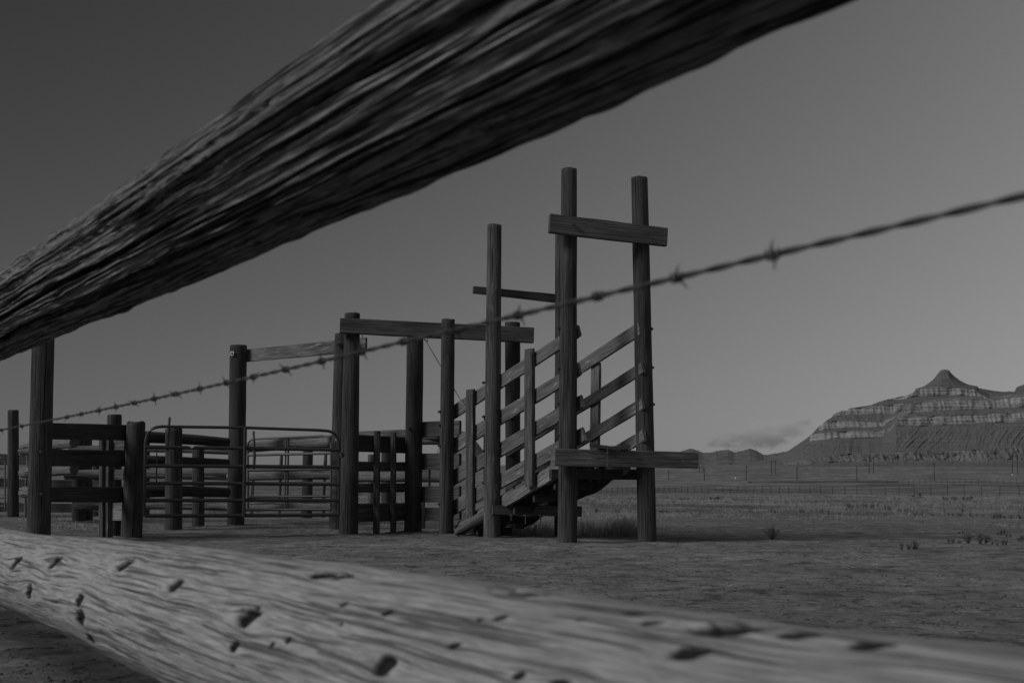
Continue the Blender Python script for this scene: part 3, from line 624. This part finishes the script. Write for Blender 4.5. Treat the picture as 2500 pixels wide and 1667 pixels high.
# ------------------------------------------------------------------ far wire fences
def wire_fence(posts, label, ww, nw=4):
    pts = []
    for (x, yt, yb_, Y) in posts: pts.append((PY(x, yb_, Y), PY(x, yt, Y)))
    t = thing('wire_fence', label, 'fence', pts[len(pts) // 2][0])
    for b, u in pts:
        mb = MB(); h_ = u - b; tube(mb, [b - Vector((0, 0, .4)), b.lerp(u, .5) + Vector((R.uniform(-.02, .02), 0, 0)), u + Vector((R.uniform(-.06, .06), 0, R.uniform(-.05, .05)))], [ww, ww, ww * .9], 6); mb.build('post', W_DARK, t)
    for k in range(nw):
        f = .3 + .65 * k / max(1, nw - 1); mb = MB(); tube(mb, [b.lerp(u, f) for b, u in pts], .006 if nw > 2 else .01, 4); mb.build('wire', M_WIRE, t)
    return t
xs7 = [-1700, -1500] 
wfx = [20, 55, 90, 128, 165, 205, 250, 293, 337, 383, 430, 477, 523, 572, 628, 683, 736, 792, 850, 922, 987, 1055, 1131, 1210, 1287, 1376, 1466, 1555, 1652, 1757, 1862, 1970, 2081, 2198, 2320, 2450]
ps = []; x = 20
left = []
while x > -560: x -= 33; left.append(x)
for x in sorted(left) + wfx:
    t = max(0, min(1, (x + 50) / 2370)); Y = 165 - 48 * t
    yt = 858 - 15 * t; yb_ = 907 + 16 * min(1, t * 1.8)
    if x > 1400: yb_ -= 5 * (x - 1400) / 900
    ps.append((1600 + x * .38265, 860 + yt * .38265, 860 + yb_ * .38265, Y))
wire_fence(ps, 'long wire fence with thin evenly spaced posts crossing the plain, the nearer of two', .032)
ps = []; x = 1480; i = 0
while x < 2460:
    ps.append((1600 + x * .38265, 860 + (806 - (x - 1480) * .001) * .38265, 860 + 839 * .38265, 270)); x += 33 + (x - 1480) * .012
wire_fence(ps, 'faint farther wire fence on the right, with tiny posts beyond the nearer one', .035, 2)
# braces of the near wire fence
# ------------------------------------------------------------------ utility poles
side = ['left end of the row', 'left', 'middle', 'right', 'right', 'right end']
upl = [(85, 750, 808, 'single line pole just right of the chute, leftmost of the pole row'), (313, 740, 806, 'second single line pole from the left, below the far hills'), (578, 720, 823, 'leaning single line pole standing taller than its left neighbour, left of the cloud'), (903, 728, 815, 'single line pole standing in front of the left foot of the mesa'), (1285, 722, 812, 'single line pole below the long middle slope of the mesa'), (1778, 703, 793, 'single line pole standing below the pointed peak')]
for i, (x, yt, yb_, lab) in enumerate(upl):
    X, T, B = 1600 + x * .38265, 860 + yt * .38265, 860 + yb_ * .38265; Y = 560; b = PY(X, B, Y); t_ = PY(X + (1 if i == 2 else 0), T, Y); b.z = min(b.z, gz(b.x, b.y) - .2)
    o = thing('utility_pole', lab, 'utility pole', b, 'line poles across the plain'); mb = MB(); tube(mb, [b - Vector((0, 0, 1)), t_], [.22, .16], 8); mb.build('pole', W_DARK, o)
    mb = MB(); plank(mb, t_ + Vector((-.9, 0, -.5)), t_ + Vector((.9, 0, -.5)), .12, .12, .1); mb.build('crossarm', W_DARK, o)
hf = [(741, 766, 685, 771, 'pair of faint tall poles left of the mesa foot'), (1363, 1391, 660, 758, 'pair of tall poles in front of the mesa, below its middle'), (2277, 2310, 648, 772, 'pair of tall poles near the right edge, with a white base marker'), (281, 303, 722, 780, 'pair of short faint poles left of the second line pole')]
for (xa, xb, yt, yb_, lab) in hf:
    Y = 850; P = lambda x, y: PY(1600 + x * .38265, 860 + y * .38265, Y); o = thing('pole_frame', lab, 'utility pole', P((xa + xb) / 2, yb_))
    for x in (xa, xb): mb = MB(); tube(mb, [P(x, yb_) - Vector((0, 0, 3)), P(x, yt)], [.28, .2], 8); mb.build('pole', W_DARK, o)
    a, b_ = P(xa - 5, yt + 14), P(xb + 5, yt + 14); mb = MB(); plank(mb, a, b_, .35, .35, .2); mb.build('crossarm', W_DARK, o)
for (x, y, Y, lab) in ((2277, 780, 700, 'tiny white marker post below the pair of poles at the right edge'), (511, 802, 420, 'tiny white marker post between the second and third line poles')):
    b = PY(1600 + x * .38265, 860 + (y + 5) * .38265, Y); t_ = PY(1600 + x * .38265, 860 + (y - 5) * .38265, Y); mb = MB(); tube(mb, [b, t_ - Vector((0, 0, .1)), t_], [.22, .22, .12], 8); o = mb.build('marker_post', plain('white_paint', .75), None, b); tag(o, lab, 'marker post')
# dark embankment of the road
mb = MB(); vs = []; fs = []
pp = [(1833, 1176, 1.2), (1900, 1176, 2.0), (1960, 1176, 2.8), (2020, 1175.5, 3.0), (2090, 1175, 2.6), (2140, 1174.5, 1.8), (2190, 1174, .8)]
for i, (x, y, h_) in enumerate(pp):
    c = PY(x, y, 330); hh = h_ / F * 330; vs += [(c.x, 328, c.z - hh - 1), (c.x, 329, c.z + hh * .6), (c.x, 334, c.z + hh * .6), (c.x, 337, c.z - hh - 1)]
for i in range(len(pp) - 1):
    for k in range(3): fs.append((i * 4 + k, i * 4 + k + 1, i * 4 + k + 5, i * 4 + k + 4))
mb.add(vs, fs); o = mb.build('road', plain('asphalt', .07, .8, 0, .3, .2), None, vs[8]); tag(o, kind='structure')
# ------------------------------------------------------------------ mesa
def C8(x, y): return (1940 + .2381 * x, 880 + .2381 * y)
def interp(pl, x):
    if x <= pl[0][0]: return pl[0][1]
    for (a, ya), (b, yb_) in zip(pl, pl[1:]):
        if x <= b: return ya + (yb_ - ya) * (x - a) / (b - a)
    return pl[-1][1]
sky8 = [(-600, 1120), (-300, 1082), (-110, 1041), (-50, 990), (0, 935), (60, 900), (150, 830), (158, 772), (200, 745), (247, 722), (250, 672), (290, 650), (330, 610), (400, 572), (402, 548), (440, 532), (480, 515), (540, 512), (552, 492), (600, 484), (780, 456), (870, 420), (960, 396), (1060, 376), (1080, 368), (1130, 362), (1180, 340), (1232, 320), (1238, 290), (1330, 262), (1420, 196), (1460, 145), (1500, 97), (1540, 91), (1580, 97), (1600, 122), (1640, 162), (1700, 206), (1760, 238), (1800, 250), (1870, 262), (1885, 280), (1980, 300), (2060, 312), (2130, 320), (2200, 316), (2268, 322), (2278, 272), (2352, 245), (2450, 225), (2700, 215)]
rows = [
 ([(-600, 1150), (2700, 1150)], 1420, 0, 'plain', 4),
 ([(-400, 1100), (0, 1072), (600, 1030), (1200, 1025), (1700, 1030), (2352, 1010)], 1560, 1, 'bad', 12),
 ([(-200, 1062), (0, 1035), (500, 962), (900, 935), (1500, 930), (2352, 890)], 1580, 0, 'talus', 40),
 ([(150, 828), (400, 800), (700, 795), (900, 785), (1000, 700), (1040, 668), (1400, 668), (1700, 652), (2000, 636), (2352, 620), (2700, 610)], 1705, 1, 'cliff', 12),
 ([(160, 768), (250, 745), (480, 724), (900, 716), (980, 690), (1035, 600), (1080, 580), (1400, 572), (1700, 558), (2352, 530), (2700, 515)], 1712, 0, 'slope', 8),
 ([(248, 718), (520, 692), (900, 678), (1020, 600), (1150, 548), (1500, 515), (1800, 500), (2100, 490), (2352, 480), (2700, 470)], 1745, 1, 'cliff', 10),
 ([(250, 668), (330, 628), (520, 614), (900, 628), (1020, 568), (1150, 442), (1500, 407), (1800, 387), (2000, 412), (2100, 392), (2352, 362)], 1753, 0, 'slope', 6),
 ([(400, 578), (560, 553), (800, 548), (1000, 552), (1130, 440), (1500, 402), (1800, 382), (2000, 408), (2352, 358)], 1785, 1, 'cliff', 8),
 ([(400, 545), (560, 492), (780, 464), (1000, 452), (1130, 434), (1500, 396), (1800, 376), (2000, 402), (2352, 352)], 1790, 0, 'slope', 8),
 ([(1100, 400), (1240, 372), (1500, 362), (1850, 362), (1900, 390), (2000, 400), (2352, 335)], 1850, 1, 'cliff', 10),
 ([(1100, 380), (1235, 292), (1330, 270), (1500, 270), (1850, 292), (1890, 330), (2000, 392), (2352, 330)], 1856, 0, 'cone', 24),
 (None, 1950, 0, 'back', 4)]
def mesa():
    nc = 760; x0, x1 = -600, 2700; vs = []; dk = []; gr = []; nr = 0
    X8 = [x0 + (x1 - x0) * i / nc for i in range(nc + 1)]
    seq = []
    for j in range(len(rows) - 1):
        for q in range(rows[j][4]): seq.append((j, q / rows[j][4]))
    seq.append((len(rows) - 2, 1.0))
    for (j, t) in seq:
        pl0, Y0, s0, kind, _ = rows[j]; pl1, Y1 = rows[j + 1][0], rows[j + 1][1]
        for x in X8:
            sk = interp(sky8, x) + 3 * noise.noise(Vector((x * .05, 1, 1)))
            wob = 8 * noise.noise(Vector((x * .008, j * 3.1, 0))) + 3 * noise.noise(Vector((x * .05, j * 3.1, 0))) if 0 < j else 0
            wob1 = 8 * noise.noise(Vector((x * .008, (j + 1) * 3.1, 0))) + 3 * noise.noise(Vector((x * .05, (j + 1) * 3.1, 0)))
            ya = interp(pl0, x) + wob; yb_ = (interp(pl1, x) + wob1) if pl1 else sk
            y = ya + (yb_ - ya) * t; y = max(y, sk); Y = Y0 + (Y1 - Y0) * t
            if x < 300: Y += (300 - x) * .12
            cx, cy = C8(x, y); p = PY(cx, cy, Y); d = 0
            X, Z = p.x, p.z
            if kind in ('talus',):
                e = sin(pi * min(1, t * 1.0)) ** .5 if 0 < t < 1 else 0
                a = X - Z * 1.8 + 10 * noise.noise(Vector((X * .012, Z * .02, 4)))
                rg = 1 - abs(noise.noise(Vector((a * .03, Z * .006, 1)))) * 2.2; rg2 = 1 - abs(noise.noise(Vector((a * .11, Z * .012, 2)))) * 2
                d -= e * (6 * rg + (5 + 8 * noise.noise(Vector((X * .012, Z * .02, 15)))) * rg2 + 3 * noise.noise(Vector((a * .3, Z * .06, 5))) + 3 * noise.noise(Vector((X * .2, Z * .2, 0))))
            elif kind == 'bad' or (kind == 'plain' and t > .5):
                rg = 1 - abs(noise.noise(Vector((X * .05 + 2 * noise.noise(Vector((X * .02, 0, 0))), Z * .02, 1)))) * 2.4; d -= 9 * rg * (.6 + noise.noise(Vector((X * .01, 3, 3)))) + 8 * noise.noise(Vector((X * .14, Z * .06, 7))) + 5 * noise.noise(Vector((X * .3, Z * .2, 7)))
            elif kind == 'cliff':
                d -= 5.0 * noise.noise(Vector((X * .06, Z * .01, 3))) + 2.6 * noise.noise(Vector((X * .2, Z * .03, 5))) + 1.5 * noise.noise(Vector((X * .02, Z * .45, 5)))
            elif kind == 'slope' or kind == 'cone':
                a = X - Z * (.5 if kind == 'slope' else 0); d -= 6 * (1 - abs(noise.noise(Vector((a * .05, Z * .02, 6)))) * 2) + 2 * noise.noise(Vector((X * .2, Z * .25, 5)))
                if kind == 'cone' and t < .97: d += min(12, (X - PY(C8(1540, 0)[0], 900, 1900).x) ** 2 * .004) + 3 * noise.noise(Vector((X * .03, Z * .5, 5)))
            if kind != 'talus': d *= max(0.0, sin(pi * min(1, max(0, t)))) ** .35 if 0 < t < 1 else 0
            # broad buttresses
            d += 14 * noise.noise(Vector((X * .009, 0, 12)))
            p = Vector((p.x * (1 + d / Y), p.y + d, H + (p.z - H) * (1 + d / Y)))
            vs.append(p); gr.append(p); tz = 1.0
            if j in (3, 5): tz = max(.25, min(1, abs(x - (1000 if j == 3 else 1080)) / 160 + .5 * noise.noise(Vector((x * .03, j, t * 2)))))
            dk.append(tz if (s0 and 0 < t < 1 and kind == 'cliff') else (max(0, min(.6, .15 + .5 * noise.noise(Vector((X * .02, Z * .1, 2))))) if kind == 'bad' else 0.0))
    ncol = nc + 1; nr = len(seq)
    # back side closing the massif
    for bx, dz in ((250, .75), (700, 0.0)):
        for i in range(ncol):
            p = vs[(nr - 1) * ncol + i]; vs.append(Vector((p.x * 1.1, p.y + bx, p.z * dz + 20))); gr.append(vs[-1]); dk.append(0)
    nr += 2
    fs = [(j * ncol + i, j * ncol + i + 1, (j + 1) * ncol + i + 1, (j + 1) * ncol + i) for j in range(nr - 1) for i in range(ncol - 1)]
    m, nt, b = mat_new('mesa_rock'); tc = N(nt, 'ShaderNodeTexCoord'); g = tc.outputs['Object']; at = N(nt, 'ShaderNodeAttribute', attribute_name='dk')
    n1 = noise_n(nt, g, (.015, .015, .30), 1, 8, .75); n2 = noise_n(nt, g, (.3, .3, .05), 1, 6, .75); n3 = noise_n(nt, g, (.3, .3, .3), 1, 6, .7)
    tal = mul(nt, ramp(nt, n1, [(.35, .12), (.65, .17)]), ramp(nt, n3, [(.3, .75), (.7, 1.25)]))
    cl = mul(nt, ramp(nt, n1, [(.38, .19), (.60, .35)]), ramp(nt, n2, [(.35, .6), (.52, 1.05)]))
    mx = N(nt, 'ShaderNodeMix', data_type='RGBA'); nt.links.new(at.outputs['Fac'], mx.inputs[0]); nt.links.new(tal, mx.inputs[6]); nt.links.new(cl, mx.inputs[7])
    nt.links.new(mx.outputs[2], b.inputs['Base Color']); b.inputs['Roughness'].default_value = .95; b.inputs['Specular IOR Level'].default_value = .1
    bp = N(nt, 'ShaderNodeBump'); bp.inputs['Strength'].default_value = .8; bp.inputs['Distance'].default_value = 2.5; nt.links.new(n3, bp.inputs['Height']); nt.links.new(bp.outputs[0], b.inputs['Normal'])
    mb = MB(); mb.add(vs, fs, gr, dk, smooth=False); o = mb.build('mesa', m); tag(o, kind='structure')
mesa()
def hills(name, sk, Y, base, val, step=3, amp=40):
    xs = []; x = sk[0][0]
    while x <= sk[-1][0]: xs.append(x); x += step
    vs = []; n = len(xs); R_ = 14
    for r in range(R_ + 1):
        t = r / R_
        for x in xs:
            ys = interp(sk, x) + 1.2 * noise.noise(Vector((x * .16, 0, Y))) + .9 * noise.noise(Vector((x * .5, 3, Y))); y = base + (ys - base) * t ** .8; yy = Y - (1 - t) * Y * .14
            p = PY(x, y, yy); d = amp * (1 - abs(noise.noise(Vector((p.x * .004 + p.z * .004, p.z * .002, 3)))) * 2) * (1 - t * .6)
            vs.append(Vector((p.x, p.y - d, p.z)))
    for x in range(n): p = vs[R_ * n + x]; vs.append(Vector((p.x * 1.1, p.y * 1.12, 0)))
    fs = [(j * n + i, j * n + i + 1, (j + 1) * n + i + 1, (j + 1) * n + i) for j in range(R_ + 1) for i in range(n - 1)]
    m = plain(name + '_rock', val, .95, 0, .35, .012); mb = MB(); mb.add(vs, fs, smooth=False); o = mb.build('hills', m); tag(o, kind='structure')
K = lambda x, y: (1600 + x * .38265, 860 + y * .38265)
hills('far', [K(-400, 690), K(-150, 672), K(0, 660), K(100, 648), K(150, 635), K(190, 622), K(212, 615), K(240, 616), K(300, 638), K(350, 640), K(390, 628), K(460, 620), K(500, 638), K(560, 625), K(600, 613), K(640, 625), K(690, 655), K(760, 645), K(830, 632), K(880, 623), K(905, 633), K(1100, 660)], 7000, 1152, .115)
hills('butte', [(-500, 1150), (0, 1158), (300, 1150), (500, 1156), (700, 1150), (900, 1153), (1020, 1140), (1060, 1120), (1078, 1075), (1088, 1055), (1142, 1052), (1158, 1070), (1180, 1100), (1222, 1138), (1260, 1143), (1330, 1150), (1440, 1158), (1700, 1160)], 8000, 1172, .17)
# ------------------------------------------------------------------ shrubs, grass, stones
def blades(mb, c, n, w, h, thick, rr, spread=.8, curve=.35, droop=0):
    for _ in range(n):
        a = rr.uniform(0, 2 * pi); rad = rr.random() ** .6; out = Vector((cos(a), sin(a) * .8, 0))
        b = c + out * (w * .35 * rad); hh = h * rr.uniform(.45, 1.0) * (1 - .35 * rad); lean = spread * rad * w * .5
        side = Vector((-out.y, out.x, 0)) * rr.uniform(-.25, .25) * w
        p1 = b + out * lean * .35 + Vector((0, 0, hh * .55)); p2 = b + out * lean + side * curve + Vector((0, 0, hh))
        s = Vector((cos(a + 1.3), sin(a + 1.3), 0)) * thick
        mb.add([b - s, b + s, p1 - s * .8, p1 + s * .8, p2], [(0, 1, 3, 2), (2, 3, 4)])
def shrub(px, py, wpx, hpx, label, n=60, group='desert shrubs on the plain', Y=None, mat=M_SHRUB, twig=True):
    d = ray(px, py)
    # march to the ground
    t = 3.0
    while t < 400 and H + d.z * t > gz(d.x * t, d.y * t): t *= 1.01
    c = Vector((d.x * t, d.y * t, gz(d.x * t, d.y * t))); w = wpx / F * c.y; h = hpx / F * c.y; rr = random.Random(int(px * 13 + py))
    mb = MB(); clumps = max(1, round(w / max(h, .08) / .7)); th = max(.003, .33 / F * c.y)
    for q in range(clumps):
        cc_ = c + Vector(((q + .5) / clumps * w - w / 2 + rr.uniform(-.25, .25) * h, rr.uniform(-.8, .8) * h, 0)); hq = h * rr.uniform(.4, 1.0) if clumps > 1 else h
        wq = w / clumps * 1.5
        stems = []
        for _ in range(max(14, int(n * .8) // clumps)):
            a = rr.uniform(0, 2 * pi); out = Vector((cos(a), sin(a), 0)); tl = rr.uniform(0, 1) ** .8; ln = hq * rr.uniform(.55, 1.05)
            wf = max(.5, min(1.6, wq / (2 * hq))); p0 = cc_ + out * wq * .06 * tl
            d1 = (out * tl * wf + Vector((0, 0, 1.05 - .55 * tl))).normalized(); p1 = p0 + d1 * ln * .5
            p2 = p1 + (d1 + Vector((rr.uniform(-.35, .35), rr.uniform(-.35, .35), .25))).normalized() * ln * .5
            s = Vector((-out.y, out.x, 0)) * th
            mb.add([p0 - s, p0 + s, p1 - s * .8, p1 + s * .8, p2], [(0, 1, 3, 2), (2, 3, 4)])
            for _k in range(4 if twig else 2):
                f = rr.uniform(.2, 1); bp_ = p1.lerp(p2, f); e = bp_ + Vector((rr.uniform(-.12, .12) * wq, rr.uniform(-.12, .12) * wq, rr.uniform(.02, .2) * hq)); s2 = Vector((th * .8, 0, 0))
                mb.add([bp_ - s2, bp_ + s2, e + s2 * .6, e - s2 * .6], [(0, 1, 2, 3)])
    o = mb.build('shrub', mat, None, c); tag(o, label, 'shrub', group)
def S7(x, y, w, h, label, n=60):
    X, Y_ = K(x, y); shrub(X, Y_, w * .38265, h * .38265, label, n)
sh = [(728, 1196, 88, 88, 'upright lone shrub on bare ground right of the chute', 70),
 (1635, 1262, 160, 62, 'low sprawling shrub, the nearest one on the bare ground', 80),
 (2060, 1224, 185, 80, 'widest twiggy shrub at the right, behind the nearest one', 150),
 (1905, 1222, 75, 38, 'small twiggy shrub left of the widest one', 40),
 (2195, 1230, 120, 38, 'low straggling shrub right of the widest one', 70),
 (2195, 1165, 85, 42, 'dense little shrub behind the widest one', 60),
 (2325, 1202, 80, 50, 'shrub at the right edge of view', 60), (2255, 1180, 45, 22, 'tiny shrub between the dense little one and the right edge', 30),
 (1945, 1155, 45, 26, 'tiny shrub alone behind the widest one, to its left', 30),
 (748, 1024, 38, 28, 'small dark shrub standing directly beyond the upright lone one', 35), (937, 1022, 34, 32, 'small upright shrub, left of a loose trio', 30),
 (1095, 1030, 60, 36, 'v-shaped shrub at the right of a loose trio', 30), (1022, 1020, 60, 30, 'fuzzy shrub in the middle of a loose trio', 40), (1235, 1014, 44, 28, 'small shrub below the left end of the broad dark bush', 30),
 (1315, 992, 210, 34, 'broad low dark bush in the middle distance', 160), (1482, 1008, 44, 40, 'small spiky shrub right of the broad dark bush', 30), (1590, 1018, 90, 26, 'low dark shrub between two spiky ones', 70),
 (1680, 1044, 44, 34, 'small spiky shrub, nearer than the low dark one', 30), (1905, 1048, 90, 30, 'low dense shrub below the dark bushes by the wire fence', 70), (2015, 1048, 34, 30, 'sparse small shrub right of the low dense one', 25), (2075, 1048, 40, 30, 'dark small shrub left of the long hedge-like one', 35),
 (2205, 1060, 150, 42, 'long hedge-like shrub at the right', 150), (2320, 1060, 60, 36, 'shrub at the right edge beside the hedge-like one', 60),
 (83, 1026, 42, 26, 'v-shaped little shrub just right of the chute', 25), (35, 1024, 28, 20, 'tiny shrub nearest the right chute post', 20), (182, 1020, 30, 16, 'tiny flat shrub right of the v-shaped one', 20),
 (378, 940, 74, 26, 'dark round bush near the wire fence, left', 110), (180, 940, 62, 18, 'flat dark bush near the wire fence, leftmost', 80), (508, 945, 30, 14, 'tiny bush right of the dark round one', 25),
 (1670, 925, 54, 36, 'rounded bush against the wire fence, right of centre', 90), (1885, 942, 90, 28, 'dark bush at the wire fence, left one of two', 110), (1992, 940, 70, 30, 'dark bush at the wire fence, right one of two', 100),
 (1330, 1042, 40, 18, 'tiny shrub in the grass below the broad dark bush', 20), (1470, 1042, 40, 20, 'tiny shrub below the small spiky one', 20), (1765, 1044, 40, 20, 'tiny shrub in the grass between spiky and dense ones', 20), (1955, 1020, 30, 24, 'tiny shrub above the sparse small one', 20)]
for a in sh: S7(*a)
for (x, y, w, h, lab) in ((1507, 1251, 18, 14, 'fan-shaped little shrub seen between the two front chute posts'), (1455, 1250, 10, 10, 'tiny shrub seen just right of the left front chute post'), (1617, 1252, 12, 9, 'little shrub seen just right of the right front chute post')): shrub(x, y, w, h, lab, 40)
# tall grass below the chute
def tall(nm, lab, regs, mat, n, hmin, hmax, seed):
    rr = random.Random(seed); mb = MB(); o0 = None
    for (xa, xb, ya, yb_, hp) in regs:
        for _ in range(n):
            x = rr.uniform(xa, xb); y = rr.uniform(ya, yb_); c = GR(x, y); hh = hp / F * c.y * rr.uniform(hmin, hmax); o0 = o0 or c
            blades(mb, c, 3, .22, hh, .0028, rr, 1.0, .6)
    o = mb.build(nm, mat, None, o0); tag(o, lab, 'grass', kind='stuff')
tall('tall_grass', 'dark dry bunchgrass growing between the front chute posts', [(1412, 1556, 1292, 1311, 52), (1500, 1552, 1296, 1310, 66), (1215, 1350, 1290, 1306, 42), (1130, 1180, 1285, 1297, 18)], M_TGRASS, 420, .4, 1.0, 5)
tall('bleached_grass', 'a few bleached pale grass blades in the bunchgrass under the chute', [(1440, 1540, 1296, 1312, 50), (1225, 1330, 1296, 1306, 40)], M_TGRASSL, 60, .4, 1.0, 6)
def scatter_grass():
    rr = random.Random(3); mb = MB(); cnt = 0
    while cnt < 38000:
        Y = 19 * (8.0) ** rr.random(); X = rr.uniform(-.5, .52) * Y
        f = noise.noise(Vector((X * .18, Y * .09, 2))) + .4 * noise.noise(Vector((X * .6, Y * .4, 2)))
        if f < .05 - min(.25, (Y - 22) * .006) + (0.25 if Y < 24 else 0): 
            if rr.random() < .93: continue
        cnt += 1; c = Vector((X, Y, gz(X, Y) - .01)); h = rr.uniform(.04, .15) * (1.1 if Y > 35 else .8); th = max(.003, .28 / F * Y)
        blades(mb, c, 4, .16 + .003 * Y, h, th, rr, 1.0, .5)
    o = mb.build('dry_grass', M_GRASS, None, (0, 30, 0)); tag(o, 'short pale dry grass spread over the plain beyond the corral', 'grass', kind='stuff')
scatter_grass()
def scrub():
    rr = random.Random(21); mb = MB(); cnt = 0
    while cnt < 1900:
        Y = 26 * (4.6) ** rr.random(); X = rr.uniform(-.5, .52) * Y
        if noise.noise(Vector((X * .12, Y * .05, 6))) + .5 * noise.noise(Vector((X * .5, Y * .2, 6))) < .10: continue
        cnt += 1; c = Vector((X, Y, gz(X, Y) - .01)); h = rr.uniform(.08, .30)
        blades(mb, c, 7, h * 1.6, h, max(.004, .3 / F * Y), rr, 1.0, .6)
    o = mb.build('low_scrub', M_SHRUB, None, (0, 40, 0)); tag(o, 'sparse low grey scrub covering patches of the plain', 'scrub', kind='stuff')
scrub()
def stones():
    rr = random.Random(9); mb = MB()
    for _ in range(15000):
        Y = 4.5 * 6.5 ** rr.random(); X = rr.uniform(-.5, .55) * Y; s = .004 + .012 * rr.random() ** 3
        if noise.noise(Vector((X * .5, Y * .4, 8))) < -.05 and rr.random() < .6: continue
        z = gz(X, Y); a = rr.uniform(0, pi); ex = 1 + rr.random(); 
        vs = [(X + s * ex * cos(a), Y + s * ex * sin(a), z), (X - s * sin(a), Y + s * cos(a), z + .001), (X - s * ex * cos(a), Y - s * ex * sin(a), z), (X + s * sin(a), Y - s * cos(a), z), (X + s * .2, Y, z + s * rr.uniform(.5, 1.0))]
        mb.add(vs, [(0, 1, 4), (1, 2, 4), (2, 3, 4), (3, 0, 4)])
    o = mb.build('pebbles', M_ROCK, None, (0, 12, 0)); tag(o, 'small pebbles and clods scattered over the bare yard', 'pebbles', kind='stuff')
    mb = MB()
    for _ in range(500):
        Y = 5 * 4.5 ** rr.random(); X = rr.uniform(-.5, .52) * Y; z = gz(X, Y) + .004; a = rr.uniform(-3, 3); L = rr.uniform(.01, .05); p = Vector((X, Y, z)); d = Vector((cos(a), sin(a), 0)) * L
        tube(mb, [p - d, p + Vector((0, 0, .004)), p + d + Vector((0, .01, 0))], .003, 4, cap=False)
    o = mb.build('twigs', M_SHRUB, None, (0, 12, 0)); tag(o, 'broken twigs and straw scattered over the bare yard', 'twigs', kind='stuff')
stones()
# ------------------------------------------------------------------ sky, sun, camera
w = bpy.data.worlds.new('World'); S.world = w; w.use_nodes = True; nt = w.node_tree; nt.nodes.clear()
out = N(nt, 'ShaderNodeOutputWorld'); bg = N(nt, 'ShaderNodeBackground'); nt.links.new(bg.outputs[0], out.inputs[0])
SUN_EL, SUN_AZ = 37.0, -118.0      # azimuth measured clockwise from the view direction (+Y)
sk = N(nt, 'ShaderNodeTexSky', sky_type='NISHITA'); sk.sun_disc = False; sk.sun_elevation = radians(SUN_EL); sk.sun_rotation = radians(SUN_AZ)
bwn = N(nt, 'ShaderNodeRGBToBW'); nt.links.new(sk.outputs[0], bwn.inputs[0])
tc = N(nt, 'ShaderNodeTexCoord'); sp = N(nt, 'ShaderNodeSeparateXYZ'); nt.links.new(tc.outputs['Generated'], sp.inputs[0])
def M(op, a, b=None, c=None):
    n = N(nt, 'ShaderNodeMath', operation=op)
    for i, v in enumerate((a, b, c)):
        if v is None: continue
        if isinstance(v, (int, float)): n.inputs[i].default_value = v
        else: nt.links.new(v, n.inputs[i])
    return n.outputs[0]
SKY_A, SKY_C, SKY_K, SKY_E = -1.9, .82, .17, 2.4
zc = M('MINIMUM', M('MAXIMUM', sp.outputs[2], 0.0), .55)
xc = M('MAXIMUM', M('MINIMUM', sp.outputs[0], .42), -.42)
gain = M('EXPONENT', M('ADD', M('ADD', M('MULTIPLY', zc, SKY_A), SKY_K), M('MULTIPLY', xc, M('ADD', M('MULTIPLY', zc, SKY_E), SKY_C))))
# flatten the physical sky a little: L^.6 keeps its gradient but not its very bright horizon
val = M('MULTIPLY', M('POWER', bwn.outputs[0], .35), gain)
# a thin bank of cloud low on the horizon
mp = N(nt, 'ShaderNodeMapping'); mp.inputs[3].default_value = (55, 55, 120); nt.links.new(tc.outputs['Generated'], mp.inputs[0])
cn_ = N(nt, 'ShaderNodeTexNoise'); cn_.inputs['Scale'].default_value = 1.0; cn_.inputs['Detail'].default_value = 6; nt.links.new(mp.outputs[0], cn_.inputs['Vector'])
dc = ray(1862, 1062).normalized()
ex_ = M('MULTIPLY', M('SUBTRACT', sp.outputs[0], dc.x), 1 / .041); ez_ = M('MULTIPLY', M('SUBTRACT', sp.outputs[2], M('ADD', M('MULTIPLY', ex_, .005), dc.z)), 1 / .0125)
fall = M('SUBTRACT', 1.0, M('ADD', M('MULTIPLY', ex_, ex_), M('MULTIPLY', ez_, ez_)))
msk = M('MULTIPLY', M('MAXIMUM', M('MINIMUM', M('ADD', M('MULTIPLY', fall, 1.5), M('MULTIPLY', M('SUBTRACT', cn_.outputs[0], .47), 4.2)), 1.0), 0.0), M('GREATER_THAN', sp.outputs[1], 0))
shade = M('ADD', M('SUBTRACT', 1.0, M('MULTIPLY', msk, M('MULTIPLY_ADD', cn_.outputs[0], .5, -.06))), M('MULTIPLY', msk, M('MULTIPLY', ez_, .30)))
val = M('MULTIPLY', val, shade)
nt.links.new(val, bg.inputs[0]); bg.inputs[1].default_value = .1
sun = bpy.data.lights.new('sun', 'SUN'); sun.energy = 1.75; sun.angle = radians(22); so = bpy.data.objects.new('sun', sun); COL.objects.link(so)
az = radians(SUN_AZ); el = radians(SUN_EL); sd_ = Vector((sin(az) * cos(el), cos(az) * cos(el), sin(el)))
so.rotation_euler = sd_.to_track_quat('Z', 'Y').to_euler(); so.location = (0, 0, 30)
cam = bpy.data.cameras.new('camera'); co = bpy.data.objects.new('camera', cam); COL.objects.link(co)
cam.sensor_width = 36; cam.lens = F / 2500 * 36; co.location = (0, 0, H); co.rotation_euler = (radians(90) + PITCH, 0, 0)
cam.clip_start = .05; cam.clip_end = 30000
cam.dof.use_dof = True; cam.dof.focus_distance = 14.5; cam.dof.aperture_fstop = 7.2
S.camera = co
S.view_settings.view_transform = 'Standard'; S.view_settings.look = 'None'; S.view_settings.exposure = 0; S.view_settings.gamma = 1
